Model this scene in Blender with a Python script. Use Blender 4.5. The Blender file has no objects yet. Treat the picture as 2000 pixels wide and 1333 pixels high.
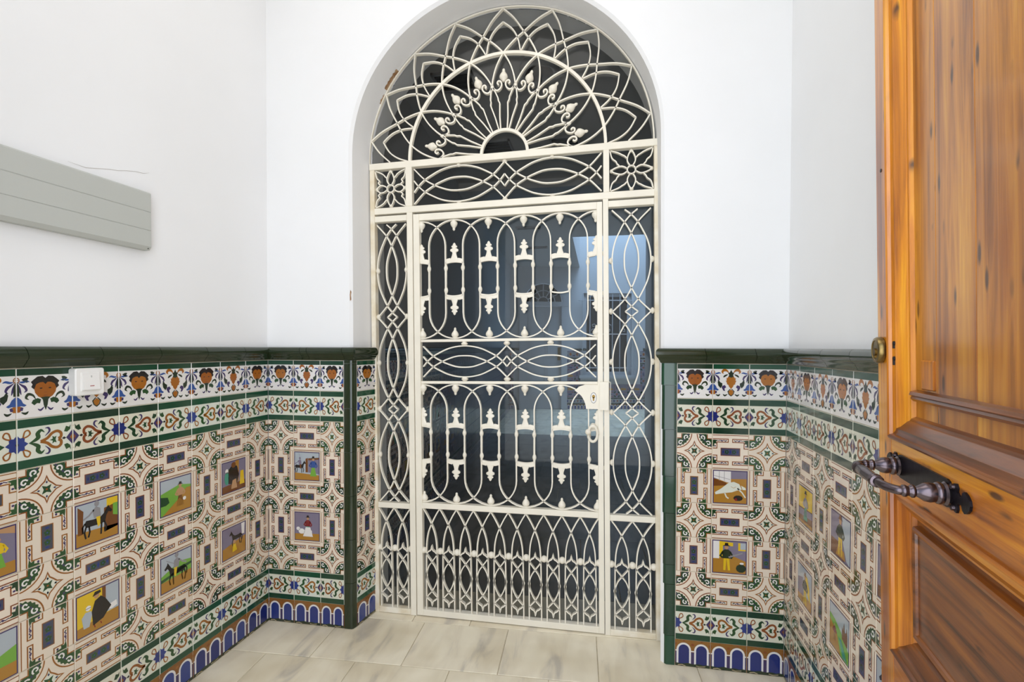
import bpy, bmesh, math, random
from mathutils import Vector, Matrix
from mathutils.geometry import tessellate_polygon
random.seed(7)
C = bpy.context.scene.collection
SC = bpy.context.scene
PI = math.pi
T = 0.14                                   # side of a wall tile, metres

# ------------------------------------------------------------------ camera
F, PSI, PIT, PY, ROLL, CH = 958.25, .1745, .0149, 693.96, .0032, 1.2893
r = Vector((math.cos(PSI), math.sin(PSI), 0)); fw0 = Vector((-math.sin(PSI), math.cos(PSI), 0)); dn0 = Vector((0, 0, -1))
fw = fw0*math.cos(PIT) + dn0*math.sin(PIT); dn = dn0*math.cos(PIT) - fw0*math.sin(PIT)
r2 = r*math.cos(ROLL) - dn*math.sin(ROLL); d2 = r*math.sin(ROLL) + dn*math.cos(ROLL)
cd = bpy.data.cameras.new('camera'); cam = bpy.data.objects.new('camera', cd); C.objects.link(cam)
cd.sensor_width = 36; cd.lens = F/2000*36; cd.shift_y = (PY-666.5)/2000; cd.clip_start = .02; cd.clip_end = 100
m = Matrix.Identity(4)
for i in range(3):
    m[i][0] = r2[i]; m[i][1] = -d2[i]; m[i][2] = -fw[i]
m[2][3] = CH
cam.matrix_world = m
SC.camera = cam

# ------------------------------------------------------------------ light and exposure
SC.view_settings.view_transform = 'Standard'; SC.view_settings.look = 'None'
SC.view_settings.gamma = 1; SC.view_settings.use_curve_mapping = False
SC.view_settings.exposure = 0.42
w = bpy.data.worlds.new('world'); SC.world = w; w.use_nodes = True
bgn = w.node_tree.nodes['Background']; bgn.inputs[0].default_value = (.50, .71, 1.0, 1); bgn.inputs[1].default_value = 1.2
def area(name, loc, rot, sx, sy, power, col):
    l = bpy.data.lights.new(name, 'AREA'); l.shape = 'RECTANGLE'; l.size = sx; l.size_y = sy; l.energy = power; l.color = col
    o = bpy.data.objects.new(name, l); C.objects.link(o); o.location = loc; o.rotation_euler = rot; return o
area('ceiling_fill_light', (-.45, 1.0, 3.50), (0, 0, 0), 1.2, 1.2, 8.5, (1, .97, .93))  # unseen soft fill under the ceiling, added to brighten the vestibule
area('street_daylight', (-.18, -.35, 1.45), (math.radians(90), 0, 0), 1.5, 2.6, 29, (.95, .975, 1))
area('patio_skylight', (.47, 9.05, 6.3), (0, 0, 0), 1.6, 2.8, 185, (.42, .66, 1))

# ------------------------------------------------------------------ materials
def srgb(h):
    h = h.lstrip('#'); v = [int(h[i:i+2], 16)/255 for i in (0, 2, 4)]
    return tuple(((c/12.92) if c <= .04045 else ((c+.055)/1.055)**2.4) for c in v) + (1,)
MATS = {}
def mat(name, col, rough=.5, metal=0, coat=0, vary=0, bump=0, bscale=40, spec=.5, col2=None, nscale=6, objrand=False):
    if name in MATS: return MATS[name]
    M = bpy.data.materials.new(name); M.use_nodes = True; nt = M.node_tree; b = nt.nodes['Principled BSDF']
    c = srgb(col); b.inputs['Base Color'].default_value = c; b.inputs['Roughness'].default_value = rough
    b.inputs['Metallic'].default_value = metal; b.inputs['Specular IOR Level'].default_value = spec
    b.inputs['Coat Weight'].default_value = coat; b.inputs['Coat Roughness'].default_value = .08
    tc = nt.nodes.new('ShaderNodeTexCoord')
    n = nt.nodes.new('ShaderNodeTexNoise'); n.inputs['Scale'].default_value = nscale; n.inputs['Detail'].default_value = 3
    nt.links.new(tc.outputs['Object'], n.inputs['Vector'])
    if col2 or vary:
        mx = nt.nodes.new('ShaderNodeMix'); mx.data_type = 'RGBA'
        c2 = srgb(col2) if col2 else tuple(x*(1-vary) for x in c[:3]) + (1,)
        mx.inputs[6].default_value = c; mx.inputs[7].default_value = c2
        mr = nt.nodes.new('ShaderNodeMapRange'); mr.inputs[1].default_value = .35; mr.inputs[2].default_value = .65
        if objrand:
            oi = nt.nodes.new('ShaderNodeObjectInfo'); ad = nt.nodes.new('ShaderNodeMath'); ad.operation = 'MULTIPLY_ADD'
            ad.inputs[1].default_value = .2; nt.links.new(n.outputs[0], ad.inputs[0]); nt.links.new(oi.outputs['Random'], ad.inputs[2])
            mr.inputs[1].default_value = .2; mr.inputs[2].default_value = 1.1
            nt.links.new(ad.outputs[0], mr.inputs[0])
        else: nt.links.new(n.outputs[0], mr.inputs[0])
        nt.links.new(mr.outputs[0], mx.inputs[0]); nt.links.new(mx.outputs[2], b.inputs['Base Color'])
    if bump:
        n2 = nt.nodes.new('ShaderNodeTexNoise'); n2.inputs['Scale'].default_value = bscale; n2.inputs['Detail'].default_value = 2
        nt.links.new(tc.outputs['Object'], n2.inputs['Vector'])
        bp = nt.nodes.new('ShaderNodeBump'); bp.inputs['Strength'].default_value = bump; bp.inputs['Distance'].default_value = .002
        nt.links.new(n2.outputs[0], bp.inputs['Height']); nt.links.new(bp.outputs[0], b.inputs['Normal'])
    MATS[name] = M; return M
mat('plaster', '#eeeeee', .75, bump=.25, bscale=25, vary=.03, nscale=2)
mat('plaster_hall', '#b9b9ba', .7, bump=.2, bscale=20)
mat('crack', '#b5aea4', .9)
mat('flake', '#b89a78', .9, col2='#8a6038', nscale=40)
mat('grout', '#c9bda2', .85, vary=.25, nscale=30)
G_ = dict(rough=.16, coat=.3, bump=.12, bscale=22)
GL = {}
def glaze(key, col, **k):
    d = dict(G_); d.update(k); GL[key] = mat('glaze_'+key, col, **d)
glaze('cream', '#e6d7c4', vary=.08, objrand=True)
glaze('white', '#e4e0dc', vary=.07, objrand=True)
glaze('pale', '#d6d2bd', vary=.1, col2='#d8dccf', objrand=True)
glaze('rust', '#80401c', col2='#98611f', objrand=True)
glaze('orange', '#95500f', col2='#a5661a', objrand=True)
glaze('green', '#15381f', col2='#2c5229', objrand=True)
glaze('dkgreen', '#24331f', col2='#1c2a1e', objrand=True)
glaze('strip', '#0d3120', col2='#124a30', objrand=True)
glaze('trim', '#1c2a16', col2='#232f1a', objrand=True)
glaze('blue', '#1b2668', col2='#2c3f84', objrand=True)
glaze('ltblue', '#32508f'); glaze('violet', '#3c2f5c'); glaze('slate', '#3a3e5a', col2='#4a4c50', objrand=True)
glaze('mauve', '#7a7286'); glaze('black', '#1a1414'); glaze('yellow', '#d9b522'); glaze('lime', '#6fa33c')
glaze('ochre', '#a8782c'); glaze('brown', '#6e4018'); glaze('sky', '#a9b1b8'); glaze('red', '#7a1c22'); glaze('skin', '#b58a62')
glaze('grey', '#8d8a8c'); glaze('arcade_ochre', '#8a5c22', col2='#7a4a1a', objrand=True); glaze('sea', '#3f8f78')
glaze('chip', '#c9b48f', rough=.8, coat=0)
mat('iron_paint', '#f1ead9', .38, vary=.06, bump=.25, bscale=60, nscale=9)
mat('iron_paint_worn', '#f1ead9', .45, col2='#ddceb0', bump=.5, bscale=45, nscale=14)
mat('lock_brass', '#7a6234', .35, .9); mat('dark_hole', '#0c0a08', .6)
mat('white_plastic', '#eceae6', .35); mat('panel_grey', '#b9bbb5', .55, bump=.15, bscale=80)
mat('red_mark', '#b04a4a', .5)
mat('old_iron', '#6a5f64', .24, .95, bump=.08, bscale=30, vary=.25, nscale=8)
mat('black_iron', '#15121a', .38, .6, bump=.2, bscale=50)
mat('brass', '#8c774a', .3, .95, vary=.3, nscale=60)
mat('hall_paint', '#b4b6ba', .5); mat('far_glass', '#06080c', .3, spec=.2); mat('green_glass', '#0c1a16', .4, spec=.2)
mat('fixture', '#26272b', .4); mat('fixture_rim', '#8f9194', .5)
mat('street', '#8f8b85', .9)

def wood(name, along, cs=('#7c3a06', '#cf7e0c', '#f4b01a')):
    M = bpy.data.materials.new(name); M.use_nodes = True; nt = M.node_tree; N = nt.nodes; L = nt.links; b = N['Principled BSDF']
    tc = N.new('ShaderNodeTexCoord'); mp = N.new('ShaderNodeMapping')
    oi = N.new('ShaderNodeObjectInfo'); va = N.new('ShaderNodeVectorMath'); va.operation = 'MULTIPLY_ADD'
    cx = N.new('ShaderNodeCombineXYZ')
    for i in range(3): L.new(oi.outputs['Random'], cx.inputs[i])
    va.inputs[1].default_value = (9, 7, 5); L.new(cx.outputs[0], va.inputs[0]); L.new(tc.outputs['Object'], va.inputs[2])
    L.new(va.outputs[0], mp.inputs[0])
    mp.inputs['Scale'].default_value = (1, 1, .045) if along == 'z' else (.045, 1, 1)
    n1 = N.new('ShaderNodeTexNoise'); n1.inputs['Scale'].default_value = 40; n1.inputs['Detail'].default_value = 6; n1.inputs['Roughness'].default_value = .62
    n1.inputs['Distortion'].default_value = .5
    L.new(mp.outputs[0], n1.inputs['Vector'])
    mp2 = N.new('ShaderNodeMapping'); L.new(va.outputs[0], mp2.inputs[0]); mp2.inputs['Scale'].default_value = (1, 1, .3) if along == 'z' else (.3, 1, 1)
    n2 = N.new('ShaderNodeTexNoise'); n2.inputs['Scale'].default_value = 7; n2.inputs['Detail'].default_value = 3; L.new(mp2.outputs[0], n2.inputs['Vector'])
    r1 = N.new('ShaderNodeValToRGB'); e = r1.color_ramp.elements
    e[0].position = .28; e[0].color = srgb(cs[0]); e[1].position = .74; e[1].color = srgb(cs[2])
    k = e.new(.5); k.color = srgb(cs[1]); L.new(n1.outputs[0], r1.inputs[0])
    mx = N.new('ShaderNodeMix'); mx.data_type = 'RGBA'; mx.blend_type = 'MULTIPLY'
    mr = N.new('ShaderNodeMapRange'); mr.inputs[1].default_value = .45; mr.inputs[2].default_value = .72; mr.inputs[4].default_value = .75
    L.new(n2.outputs[0], mr.inputs[0]); L.new(mr.outputs[0], mx.inputs[0]); L.new(r1.outputs[0], mx.inputs[6]); mx.inputs[7].default_value = srgb('#a05c28')
    # knots and worm marks
    vo = N.new('ShaderNodeTexVoronoi'); vo.inputs['Scale'].default_value = 24; mp3 = N.new('ShaderNodeMapping'); L.new(va.outputs[0], mp3.inputs[0])
    mp3.inputs['Scale'].default_value = (1.6, 0, .45) if along == 'z' else (.45, 0, 1.6); L.new(mp3.outputs[0], vo.inputs['Vector'])
    m3 = N.new('ShaderNodeMapRange'); m3.inputs[1].default_value = .24; m3.inputs[2].default_value = .12; m3.inputs[4].default_value = .85
    L.new(vo.outputs['Distance'], m3.inputs[0])
    n4 = N.new('ShaderNodeTexNoise'); n4.inputs['Scale'].default_value = 9; L.new(va.outputs[0], n4.inputs['Vector'])
    m4 = N.new('ShaderNodeMapRange'); m4.inputs[1].default_value = .44; m4.inputs[2].default_value = .54; L.new(n4.outputs[0], m4.inputs[0])
    mm = N.new('ShaderNodeMath'); mm.operation = 'MULTIPLY'; L.new(m3.outputs[0], mm.inputs[0]); L.new(m4.outputs[0], mm.inputs[1])
    mx2 = N.new('ShaderNodeMix'); mx2.data_type = 'RGBA'; L.new(mm.outputs[0], mx2.inputs[0]); L.new(mx.outputs[2], mx2.inputs[6]); mx2.inputs[7].default_value = srgb('#2a1408')
    L.new(mx2.outputs[2], b.inputs['Base Color'])
    b.inputs['Roughness'].default_value = .38; b.inputs['Coat Weight'].default_value = .5; b.inputs['Coat Roughness'].default_value = .14
    bp = N.new('ShaderNodeBump'); bp.inputs['Strength'].default_value = .35; bp.inputs['Distance'].default_value = .001
    L.new(n1.outputs[0], bp.inputs['Height']); L.new(bp.outputs[0], b.inputs['Normal']); L.new(bp.outputs[0], b.inputs['Coat Normal'])
    MATS[name] = M
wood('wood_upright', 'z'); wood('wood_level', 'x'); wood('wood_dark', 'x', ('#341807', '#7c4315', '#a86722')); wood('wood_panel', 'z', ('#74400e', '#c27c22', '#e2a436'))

def marble(name='marble', cs=('#cbc3b4', '#ece2cb', '#f4ebd4')):
    M = bpy.data.materials.new(name); M.use_nodes = True; nt = M.node_tree; N = nt.nodes; L = nt.links; b = N['Principled BSDF']
    tc = N.new('ShaderNodeTexCoord'); oi = N.new('ShaderNodeObjectInfo'); cx = N.new('ShaderNodeCombineXYZ')
    for i in range(3): L.new(oi.outputs['Random'], cx.inputs[i])
    va = N.new('ShaderNodeVectorMath'); va.operation = 'MULTIPLY_ADD'; va.inputs[1].default_value = (13, 11, 17)
    L.new(cx.outputs[0], va.inputs[0]); L.new(tc.outputs['Object'], va.inputs[2])
    rt = N.new('ShaderNodeMapping'); rt.inputs['Rotation'].default_value = (0, 0, -.6); rt.inputs['Scale'].default_value = (3.4, .9, 1); L.new(va.outputs[0], rt.inputs[0])
    n = N.new('ShaderNodeTexNoise'); n.inputs['Scale'].default_value = 3.2; n.inputs['Detail'].default_value = 6; n.inputs['Distortion'].default_value = .7; L.new(rt.outputs[0], n.inputs['Vector'])
    rp = N.new('ShaderNodeValToRGB'); e = rp.color_ramp.elements
    e[0].position = .30; e[0].color = srgb(cs[0]); e[1].position = .60; e[1].color = srgb(cs[2])
    k = e.new(.44); k.color = srgb(cs[1]); L.new(n.outputs[0], rp.inputs[0])
    n2 = N.new('ShaderNodeTexNoise'); n2.inputs['Scale'].default_value = 5; L.new(va.outputs[0], n2.inputs['Vector'])
    mx = N.new('ShaderNodeMix'); mx.data_type = 'RGBA'; mx.blend_type = 'MULTIPLY'; mx.inputs[0].default_value = .5
    r2_ = N.new('ShaderNodeValToRGB'); r2_.color_ramp.elements[0].color = srgb('#dcd5c6'); r2_.color_ramp.elements[1].color = (1, 1, 1, 1); r2_.color_ramp.elements[0].position = .35; r2_.color_ramp.elements[1].position = .6
    L.new(n2.outputs[0], r2_.inputs[0]); L.new(rp.outputs[0], mx.inputs[6]); L.new(r2_.outputs[0], mx.inputs[7]); L.new(mx.outputs[2], b.inputs['Base Color'])
    b.inputs['Roughness'].default_value = .3
    b.inputs['Specular IOR Level'].default_value = .35
    MATS[name] = M
marble(); marble('dimmed_marble', ('#67645f', '#7f7b76', '#8c8882'))  # second marble is darkened: dimness of the hall floor put into its colour

def pane_glass():
    M = bpy.data.materials.new('smoked_glass'); M.use_nodes = True; nt = M.node_tree; N = nt.nodes; L = nt.links
    N.remove(N['Principled BSDF']); out = N['Material Output']
    tr = N.new('ShaderNodeBsdfTransparent'); tr.inputs[0].default_value = (.91, .905, .885, 1)
    gl = N.new('ShaderNodeBsdfGlossy'); gl.inputs['Roughness'].default_value = .02; gl.inputs[0].default_value = (1, 1, 1, 1)
    fr = N.new('ShaderNodeFresnel'); fr.inputs[0].default_value = 1.2
    mx = N.new('ShaderNodeMixShader'); L.new(fr.outputs[0], mx.inputs[0]); L.new(tr.outputs[0], mx.inputs[1]); L.new(gl.outputs[0], mx.inputs[2]); L.new(mx.outputs[0], out.inputs[0])
    MATS['smoked_glass'] = M
pane_glass()

# ------------------------------------------------------------------ helpers
class MB:
    def __init__(s): s.v = []; s.f = []; s.m = []
    def add(s, vs, fs, mi=0):
        o = len(s.v); s.v += [tuple(x) for x in vs]; s.f += [tuple(i+o for i in f) for f in fs]; s.m += [mi]*len(fs); return s
    def box(s, a, b, mi=0):
        (x0, y0, z0), (x1, y1, z1) = a, b
        return s.add([(x, y, z) for z in (z0, z1) for y in (y0, y1) for x in (x0, x1)],
                     [(0, 2, 3, 1), (4, 5, 7, 6), (0, 1, 5, 4), (2, 6, 7, 3), (0, 4, 6, 2), (1, 3, 7, 5)], mi)
    def frustum(s, pts0, pts1, mi=0):
        n = len(pts0); return s.add(list(pts0)+list(pts1), [tuple(range(n-1, -1, -1)), tuple(range(n, 2*n))] + [(i, (i+1) % n, n+(i+1) % n, n+i) for i in range(n)], mi)
    def mesh(s, name, mats):
        me = bpy.data.meshes.new(name); me.from_pydata(s.v, [], s.f)
        for x in mats: me.materials.append(MATS[x] if isinstance(x, str) else x)
        if len(mats) > 1: me.polygons.foreach_set('material_index', s.m)
        me.update(); return me
def fixn(me):
    bm = bmesh.new(); bm.from_mesh(me); bmesh.ops.recalc_face_normals(bm, faces=bm.faces); bm.to_mesh(me); bm.free(); return me
def smooth(me, ang=40):
    me.polygons.foreach_set('use_smooth', [True]*len(me.polygons))
    bm = bmesh.new(); bm.from_mesh(me)
    for e in bm.edges:
        if len(e.link_faces) == 2 and e.calc_face_angle(0) > math.radians(ang): e.smooth = False
    bm.to_mesh(me); bm.free(); return me
def obj(name, me, parent=None, loc=(0, 0, 0), rot=None, mtx=None):
    if isinstance(me, MB): raise TypeError
    o = bpy.data.objects.new(name, me); C.objects.link(o)
    if parent: o.parent = parent
    if mtx is not None: o.matrix_local = mtx
    else:
        o.location = loc
        if rot: o.rotation_euler = rot
    return o
def root(name, label, cat, loc=(0, 0, 0), group=None, kind=None, rot=None):
    o = obj(name, None, None, loc, rot); o['label'] = label; o['category'] = cat
    if group: o['group'] = group
    if kind: o['kind'] = kind
    return o
def struct(name, me, label=None, cat=None):
    o = obj(name, me); o['kind'] = 'structure'
    if label: o['label'] = label
    if cat: o['category'] = cat
    return o
def crom(P, n=6, closed=False):
    P = [Vector(p) for p in P]; out = []; k = len(P)
    rng = range(k if closed else k-1)
    for i in rng:
        p1, p2 = P[i], P[(i+1) % k]
        p0 = P[i-1] if (i > 0 or closed) else p1*2-p2
        p3 = P[(i+2) % k] if (i+2 < k or closed) else p2*2-p1
        for j in range(n):
            t = j/n
            out.append(.5*((2*p1)+(p2-p0)*t+(2*p0-5*p1+4*p2-p3)*t*t+(3*p1-p0-3*p2+p3)*t**3))
    if not closed: out.append(P[-1])
    return out
def lathe(mb, prof, seg=12, origin=(0, 0, 0), axis=(0, 0, 1), mi=0):
    ax = Vector(axis).normalized(); u = ax.orthogonal().normalized(); v = ax.cross(u); o = Vector(origin); vs = []; fs = []
    for rr, h in prof:
        for k in range(seg):
            a = 2*PI*k/seg; vs.append(o+ax*h+u*(rr*math.cos(a))+v*(rr*math.sin(a)))
    n = len(prof)
    for i in range(n-1):
        for k in range(seg):
            a = i*seg+k; b_ = i*seg+(k+1) % seg; fs.append((a, b_, b_+seg, a+seg))
    fs.append(tuple(range(seg-1, -1, -1))); fs.append(tuple((n-1)*seg+k for k in range(seg)))
    mb.add(vs, fs, mi); return mb
def tube(mb, P, R, seg=10, mi=0):
    P = [Vector(p) for p in P]; vs = []; fs = []; n = len(P)
    R = R if isinstance(R, (list, tuple)) else [R]*n; up = Vector((0, 0, 1))
    for i in range(n):
        t = (P[min(i+1, n-1)]-P[max(i-1, 0)]).normalized()
        u = t.cross(up); u = u.normalized() if u.length > .05 else t.orthogonal().normalized(); v = t.cross(u)
        for k in range(seg):
            a = 2*PI*k/seg; vs.append(P[i]+u*(R[i]*math.cos(a))+v*(R[i]*math.sin(a)))
    for i in range(n-1):
        for k in range(seg):
            a = i*seg+k; b_ = i*seg+(k+1) % seg; fs.append((a, b_, b_+seg, a+seg))
    fs.append(tuple(range(seg-1, -1, -1))); fs.append(tuple((n-1)*seg+k for k in range(seg)))
    mb.add(vs, fs, mi); return mb

# ------------------------------------------------------------------ painted tiles: glaze shapes laid on a clay body
DEC = {}
class Tile:
    """coordinates in tile sides, origin at the tile centre; every glaze shape is a thin raised layer"""
    def __init__(s, w=1, h=1):
        s.w, s.h = w, h; s.v = []; s.f = []; s.m = []; s.cols = []; g = .0007/T
        s.bx, s.by = w/2-g-.003, h/2-g-.003; s.lay = 0
    def ci(s, c):
        if c not in s.cols: s.cols.append(c)
        return s.cols.index(c)
    def body(s, c):
        a, b, e, t = s.w/2-.005, s.h/2-.005, .012, .06
        vs = [(-a, -b, -t), (a, -b, -t), (a, b, -t), (-a, b, -t), (-a, -b, -e), (a, -b, -e), (a, b, -e), (-a, b, -e), (-a+e, -b+e, 0), (a-e, -b+e, 0), (a-e, b-e, 0), (-a+e, b-e, 0)]
        fs = [(8, 9, 10, 11)] + [(i, (i+1) % 4, 4+(i+1) % 4, 4+i) for i in range(4)] + [(4+i, 4+(i+1) % 4, 8+(i+1) % 4, 8+i) for i in range(4)]
        s.v += vs; s.f += fs; s.m += [s.ci(c)]*len(fs)
        s.bx, s.by = a-e*.6, b-e*.6
    def clip(s, P):
        for ax, sg, lim in ((0, 1, s.bx), (0, -1, s.bx), (1, 1, s.by), (1, -1, s.by)):
            out = []; n = len(P)
            for i in range(n):
                a, b = P[i], P[(i+1) % n]; da, db = lim-sg*a[ax], lim-sg*b[ax]
                if da >= 0: out.append(a)
                if (da >= 0) != (db >= 0):
                    t = da/(da-db); out.append((a[0]+(b[0]-a[0])*t, a[1]+(b[1]-a[1])*t))
            P = out
            if len(P) < 3: return []
        return P
    def raw(s, P, c, lay):
        P = s.clip(P)
        if len(P) < 3: return
        if abs(sum(P[i][0]*P[(i+1) % len(P)][1]-P[(i+1) % len(P)][0]*P[i][1] for i in range(len(P)))) < 1e-6: return
        z = .0012*lay; o = len(s.v); s.v += [(x, y, z) for x, y in P]; k = s.ci(c)
        if len(P) == 4 or len(P) == 3:
            ar = sum(P[i][0]*P[(i+1) % len(P)][1]-P[(i+1) % len(P)][0]*P[i][1] for i in range(len(P)))
            s.f.append(tuple(o+i for i in (range(len(P)) if ar > 0 else range(len(P)-1, -1, -1)))); s.m.append(k); return
        for t in tessellate_polygon([[Vector((x, y, 0)) for x, y in P]]):
            a, b, c_ = (Vector(P[i]) for i in t)
            ar = (b-a).cross(c_-a)
            if abs(ar) < 1e-9: continue
            s.f.append(tuple(o+i for i in (t if ar > 0 else t[::-1]))); s.m.append(k)
    def sy(s, P, sym):
        yield P
        if sym in ('x', 'q', 'd'): yield [(-x, y) for x, y in P]
        if sym in ('y', 'q', 'd'): yield [(x, -y) for x, y in P]
        if sym in ('q', 'd'): yield [(-x, -y) for x, y in P]
        if sym == 'd':
            for q in s.sy([(y, x) for x, y in P], 'q'): yield q
    def poly(s, P, c, lay=1, sym=''):
        for q in s.sy(P, sym): s.raw(q, c, lay)
    def ell(s, x, y, rx, ry, c, lay=1, sym='', n=10, rot=0):
        ca, sa = math.cos(rot), math.sin(rot)
        s.poly([(x+rx*math.cos(2*PI*i/n)*ca-ry*math.sin(2*PI*i/n)*sa, y+rx*math.cos(2*PI*i/n)*sa+ry*math.sin(2*PI*i/n)*ca) for i in range(n)], c, lay, sym)
    def line(s, P, wd, c, lay=2, sym='', closed=False, sm=0, taper=False):
        if sm: P = [(p.x, p.y) for p in crom([(a, b) for a, b in P], sm, closed)]
        n = len(P); V = [Vector(p) for p in P]; L = []; R = []
        for i in range(n):
            a = V[i-1] if (i > 0 or closed) else V[i]; b = V[(i+1) % n] if (i < n-1 or closed) else V[i]
            d1 = (V[i]-a).normalized() if (V[i]-a).length > 1e-9 else (b-V[i]).normalized()
            d2_ = (b-V[i]).normalized() if (b-V[i]).length > 1e-9 else d1
            n1 = Vector((-d1.y, d1.x)); n2 = Vector((-d2_.y, d2_.x)); mm = (n1+n2)
            mm = mm.normalized() if mm.length > 1e-6 else n1
            k = min(1/max(mm.dot(n1), .35), 2.2)*wd/2
            if taper: k *= 1.45*max(.15, math.sin(PI*(i+.6)/(n+.2)))
            L.append(V[i]+mm*k); R.append(V[i]-mm*k)
        for i in range(n if closed else n-1):
            j = (i+1) % n; s.poly([tuple(R[i]), tuple(R[j]), tuple(L[j]), tuple(L[i])], c, lay, sym)
    def build(s, name):
        me = bpy.data.meshes.new(name); me.from_pydata([(x*T, y*T, z*T) for x, y, z in s.v], [], s.f)
        for c in s.cols: me.materials.append(GL[c])
        me.polygons.foreach_set('material_index', s.m); me.update(); return me
def arc(cx, cy, r_, a0, a1, n=10): return [(cx+r_*math.cos(math.radians(a0+(a1-a0)*i/n)), cy+r_*math.sin(math.radians(a0+(a1-a0)*i/n))) for i in range(n+1)]
def spiral(cx, cy, r_, a0, turns, n=9, sg=1): return [(cx+r_*(1-.75*i/n)*math.cos(a0+sg*turns*2*PI*i/n), cy+r_*(1-.75*i/n)*math.sin(a0+sg*turns*2*PI*i/n)) for i in range(n+1)]

def star_tile():
    t = Tile(); t.body('cream')
    t.line(arc(.5, .5, .425, 180, 270, 10), .027, 'rust', 2, 'q')
    outer = [(.5+(.390-.03*(i % 2))*math.cos(math.radians(a)), .5+(.390-.03*(i % 2))*math.sin(math.radians(a))) for i, a in enumerate(range(183, 268, 7))]
    inner = [(.5+q*math.cos(math.radians(a)), .5+q*math.sin(math.radians(a))) for a, q in ((267, .14), (258, .17), (246, .12), (225, .08), (204, .12), (192, .17), (183, .14))]
    t.poly(outer+inner, 'green', 1, 'q')
    t.line(spiral(.39, .225, .072, 2.6, .95, 9, -1), .030, 'white', 2, 'd')
    t.ell(.30, .30, .022, .022, 'violet', 2, 'q', 6)
    t.poly([(.5, .5), (.352, .5), (.352, .352), (.5, .352)], 'cream', 3, 'q')
    t.line([(.36, .52), (.36, .36), (.52, .36)], .023, 'rust', 4, 'q')
    t.line([(.44, .20), (.47, .16), (.5, .17)], .02, 'violet', 2, 'd')
    ast = []
    for a0 in (0, 90, 180, 270):
        q = [(.27, 0), (.17, .035), (.105, .105), (.035, .17)]
        ca, sa = math.cos(math.radians(a0)), math.sin(math.radians(a0)); ast += [(x*ca-y*sa, x*sa+y*ca) for x, y in q]
    t.line(ast, .026, 'rust', 2, closed=True)
    t.poly([(x*.84, y*.84) for x, y in ast], 'pale', 1)
    st = []
    for i in range(8): a = math.radians(45*i); q = .055 if i % 2 == 0 else .125; st.append((q*math.cos(a), q*math.sin(a)))
    t.poly(st, 'green', 2)
    t.ell(0, 0, .022, .022, 'rust', 3, n=6)
    t.poly([(.115, 0), (.145, .02), (.178, 0), (.145, -.02)], 'violet', 2, 'd')
    return t.build('star_tile')
def cartouche_tile():
    t = Tile(); t.body('cream')
    t.poly([(-.27, -.115), (.27, -.115), (.27, .115), (-.27, .115)], 'rust', 1)
    t.poly([(-.252, -.097), (.252, -.097), (.252, .097), (-.252, .097)], 'slate', 2)
    for sx in (1, -1):
        for k in range(5): a = 2*PI*k/5; t.ell(sx*.1+.038*math.cos(a), .038*math.sin(a), .026, .026, 'green', 3, n=6)
        t.ell(sx*.1, 0, .014, .014, 'ltblue', 4, n=6)
    t.poly([(-.03, 0), (0, -.07), (.03, 0), (0, .07)], 'blue', 3); t.ell(.2, 0, .018, .045, 'blue', 3, 'x', 6)
    t.line([(.53, .10), (.372, .10), (.372, .275), (.06, .275), (.06, .365), (.53, .365)], .024, 'rust', 2, 'q')
    t.line([(.10, .335), (.14, .30), (.18, .335), (.23, .30), (.28, .33), (.34, .31)], .017, 'violet', 3, 'q')
    t.ell(.12, .32, .02, .014, 'green', 3, 'q', 6); t.ell(.24, .325, .022, .014, 'violet', 4, 'q', 6)
    t.poly([(.5, .335), (.44, .34), (.33, .325), (.40, .29), (.375, .23), (.44, .235), (.455, .15), (.5, .13)], 'green', 3, 'q')
    t.ell(.425, .165, .026, .022, 'violet', 3, 'q', 7)
    t.line([(-.5, .470), (.5, .470)], .018, 'rust', 2, 'y')
    return t.build('cartouche_tile')
def top_strip(t, y0=.355):
    t.poly([(-.5, y0), (.5, y0), (.5, .5), (-.5, .5)], 'strip', 1)
def frieze_edge(t):
    # half bell flower and ribbon knot straddling each vertical joint
    t.line(arc(.5, .265, .048, 90, 270, 8), .018, 'rust', 3, 'x'); t.line([(.5, .265), (.455, .265)], .012, 'rust', 3, 'x')
    t.line([(.455, .235), (.40, .225), (.33, .245), (.28, .225)], .032, 'ltblue', 2, 'x', sm=3, taper=True)
    t.line([(.47, .22), (.40, .16), (.36, .13), (.33, .06), (.37, .02)], .035, 'violet', 2, 'x', sm=3, taper=True)
    t.line([(.49, .22), (.45, .10), (.42, -.02)], .03, 'violet', 2, 'x', sm=3, taper=True)
    t.line([(.5, .22), (.485, .08), (.47, -.05)], .05, 'dkgreen', 3, 'x', taper=True)
    t.poly([(.5, -.05), (.46, -.08), (.42, -.12), (.39, -.19), (.33, -.235), (.37, -.26), (.42, -.245), (.5, -.25)], 'ltblue', 3, 'x')
    t.poly([(.5, -.25), (.44, -.25), (.40, -.30), (.44, -.36), (.5, -.37)], 'orange', 3, 'x')
    t.poly([(.425, -.26), (.385, -.28), (.40, -.34), (.45, -.33)], 'violet', 4, 'x')
    t.line([(.42, -.37), (.35, -.40), (.30, -.36)], .032, 'dkgreen', 2, 'x', sm=3, taper=True)
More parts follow.
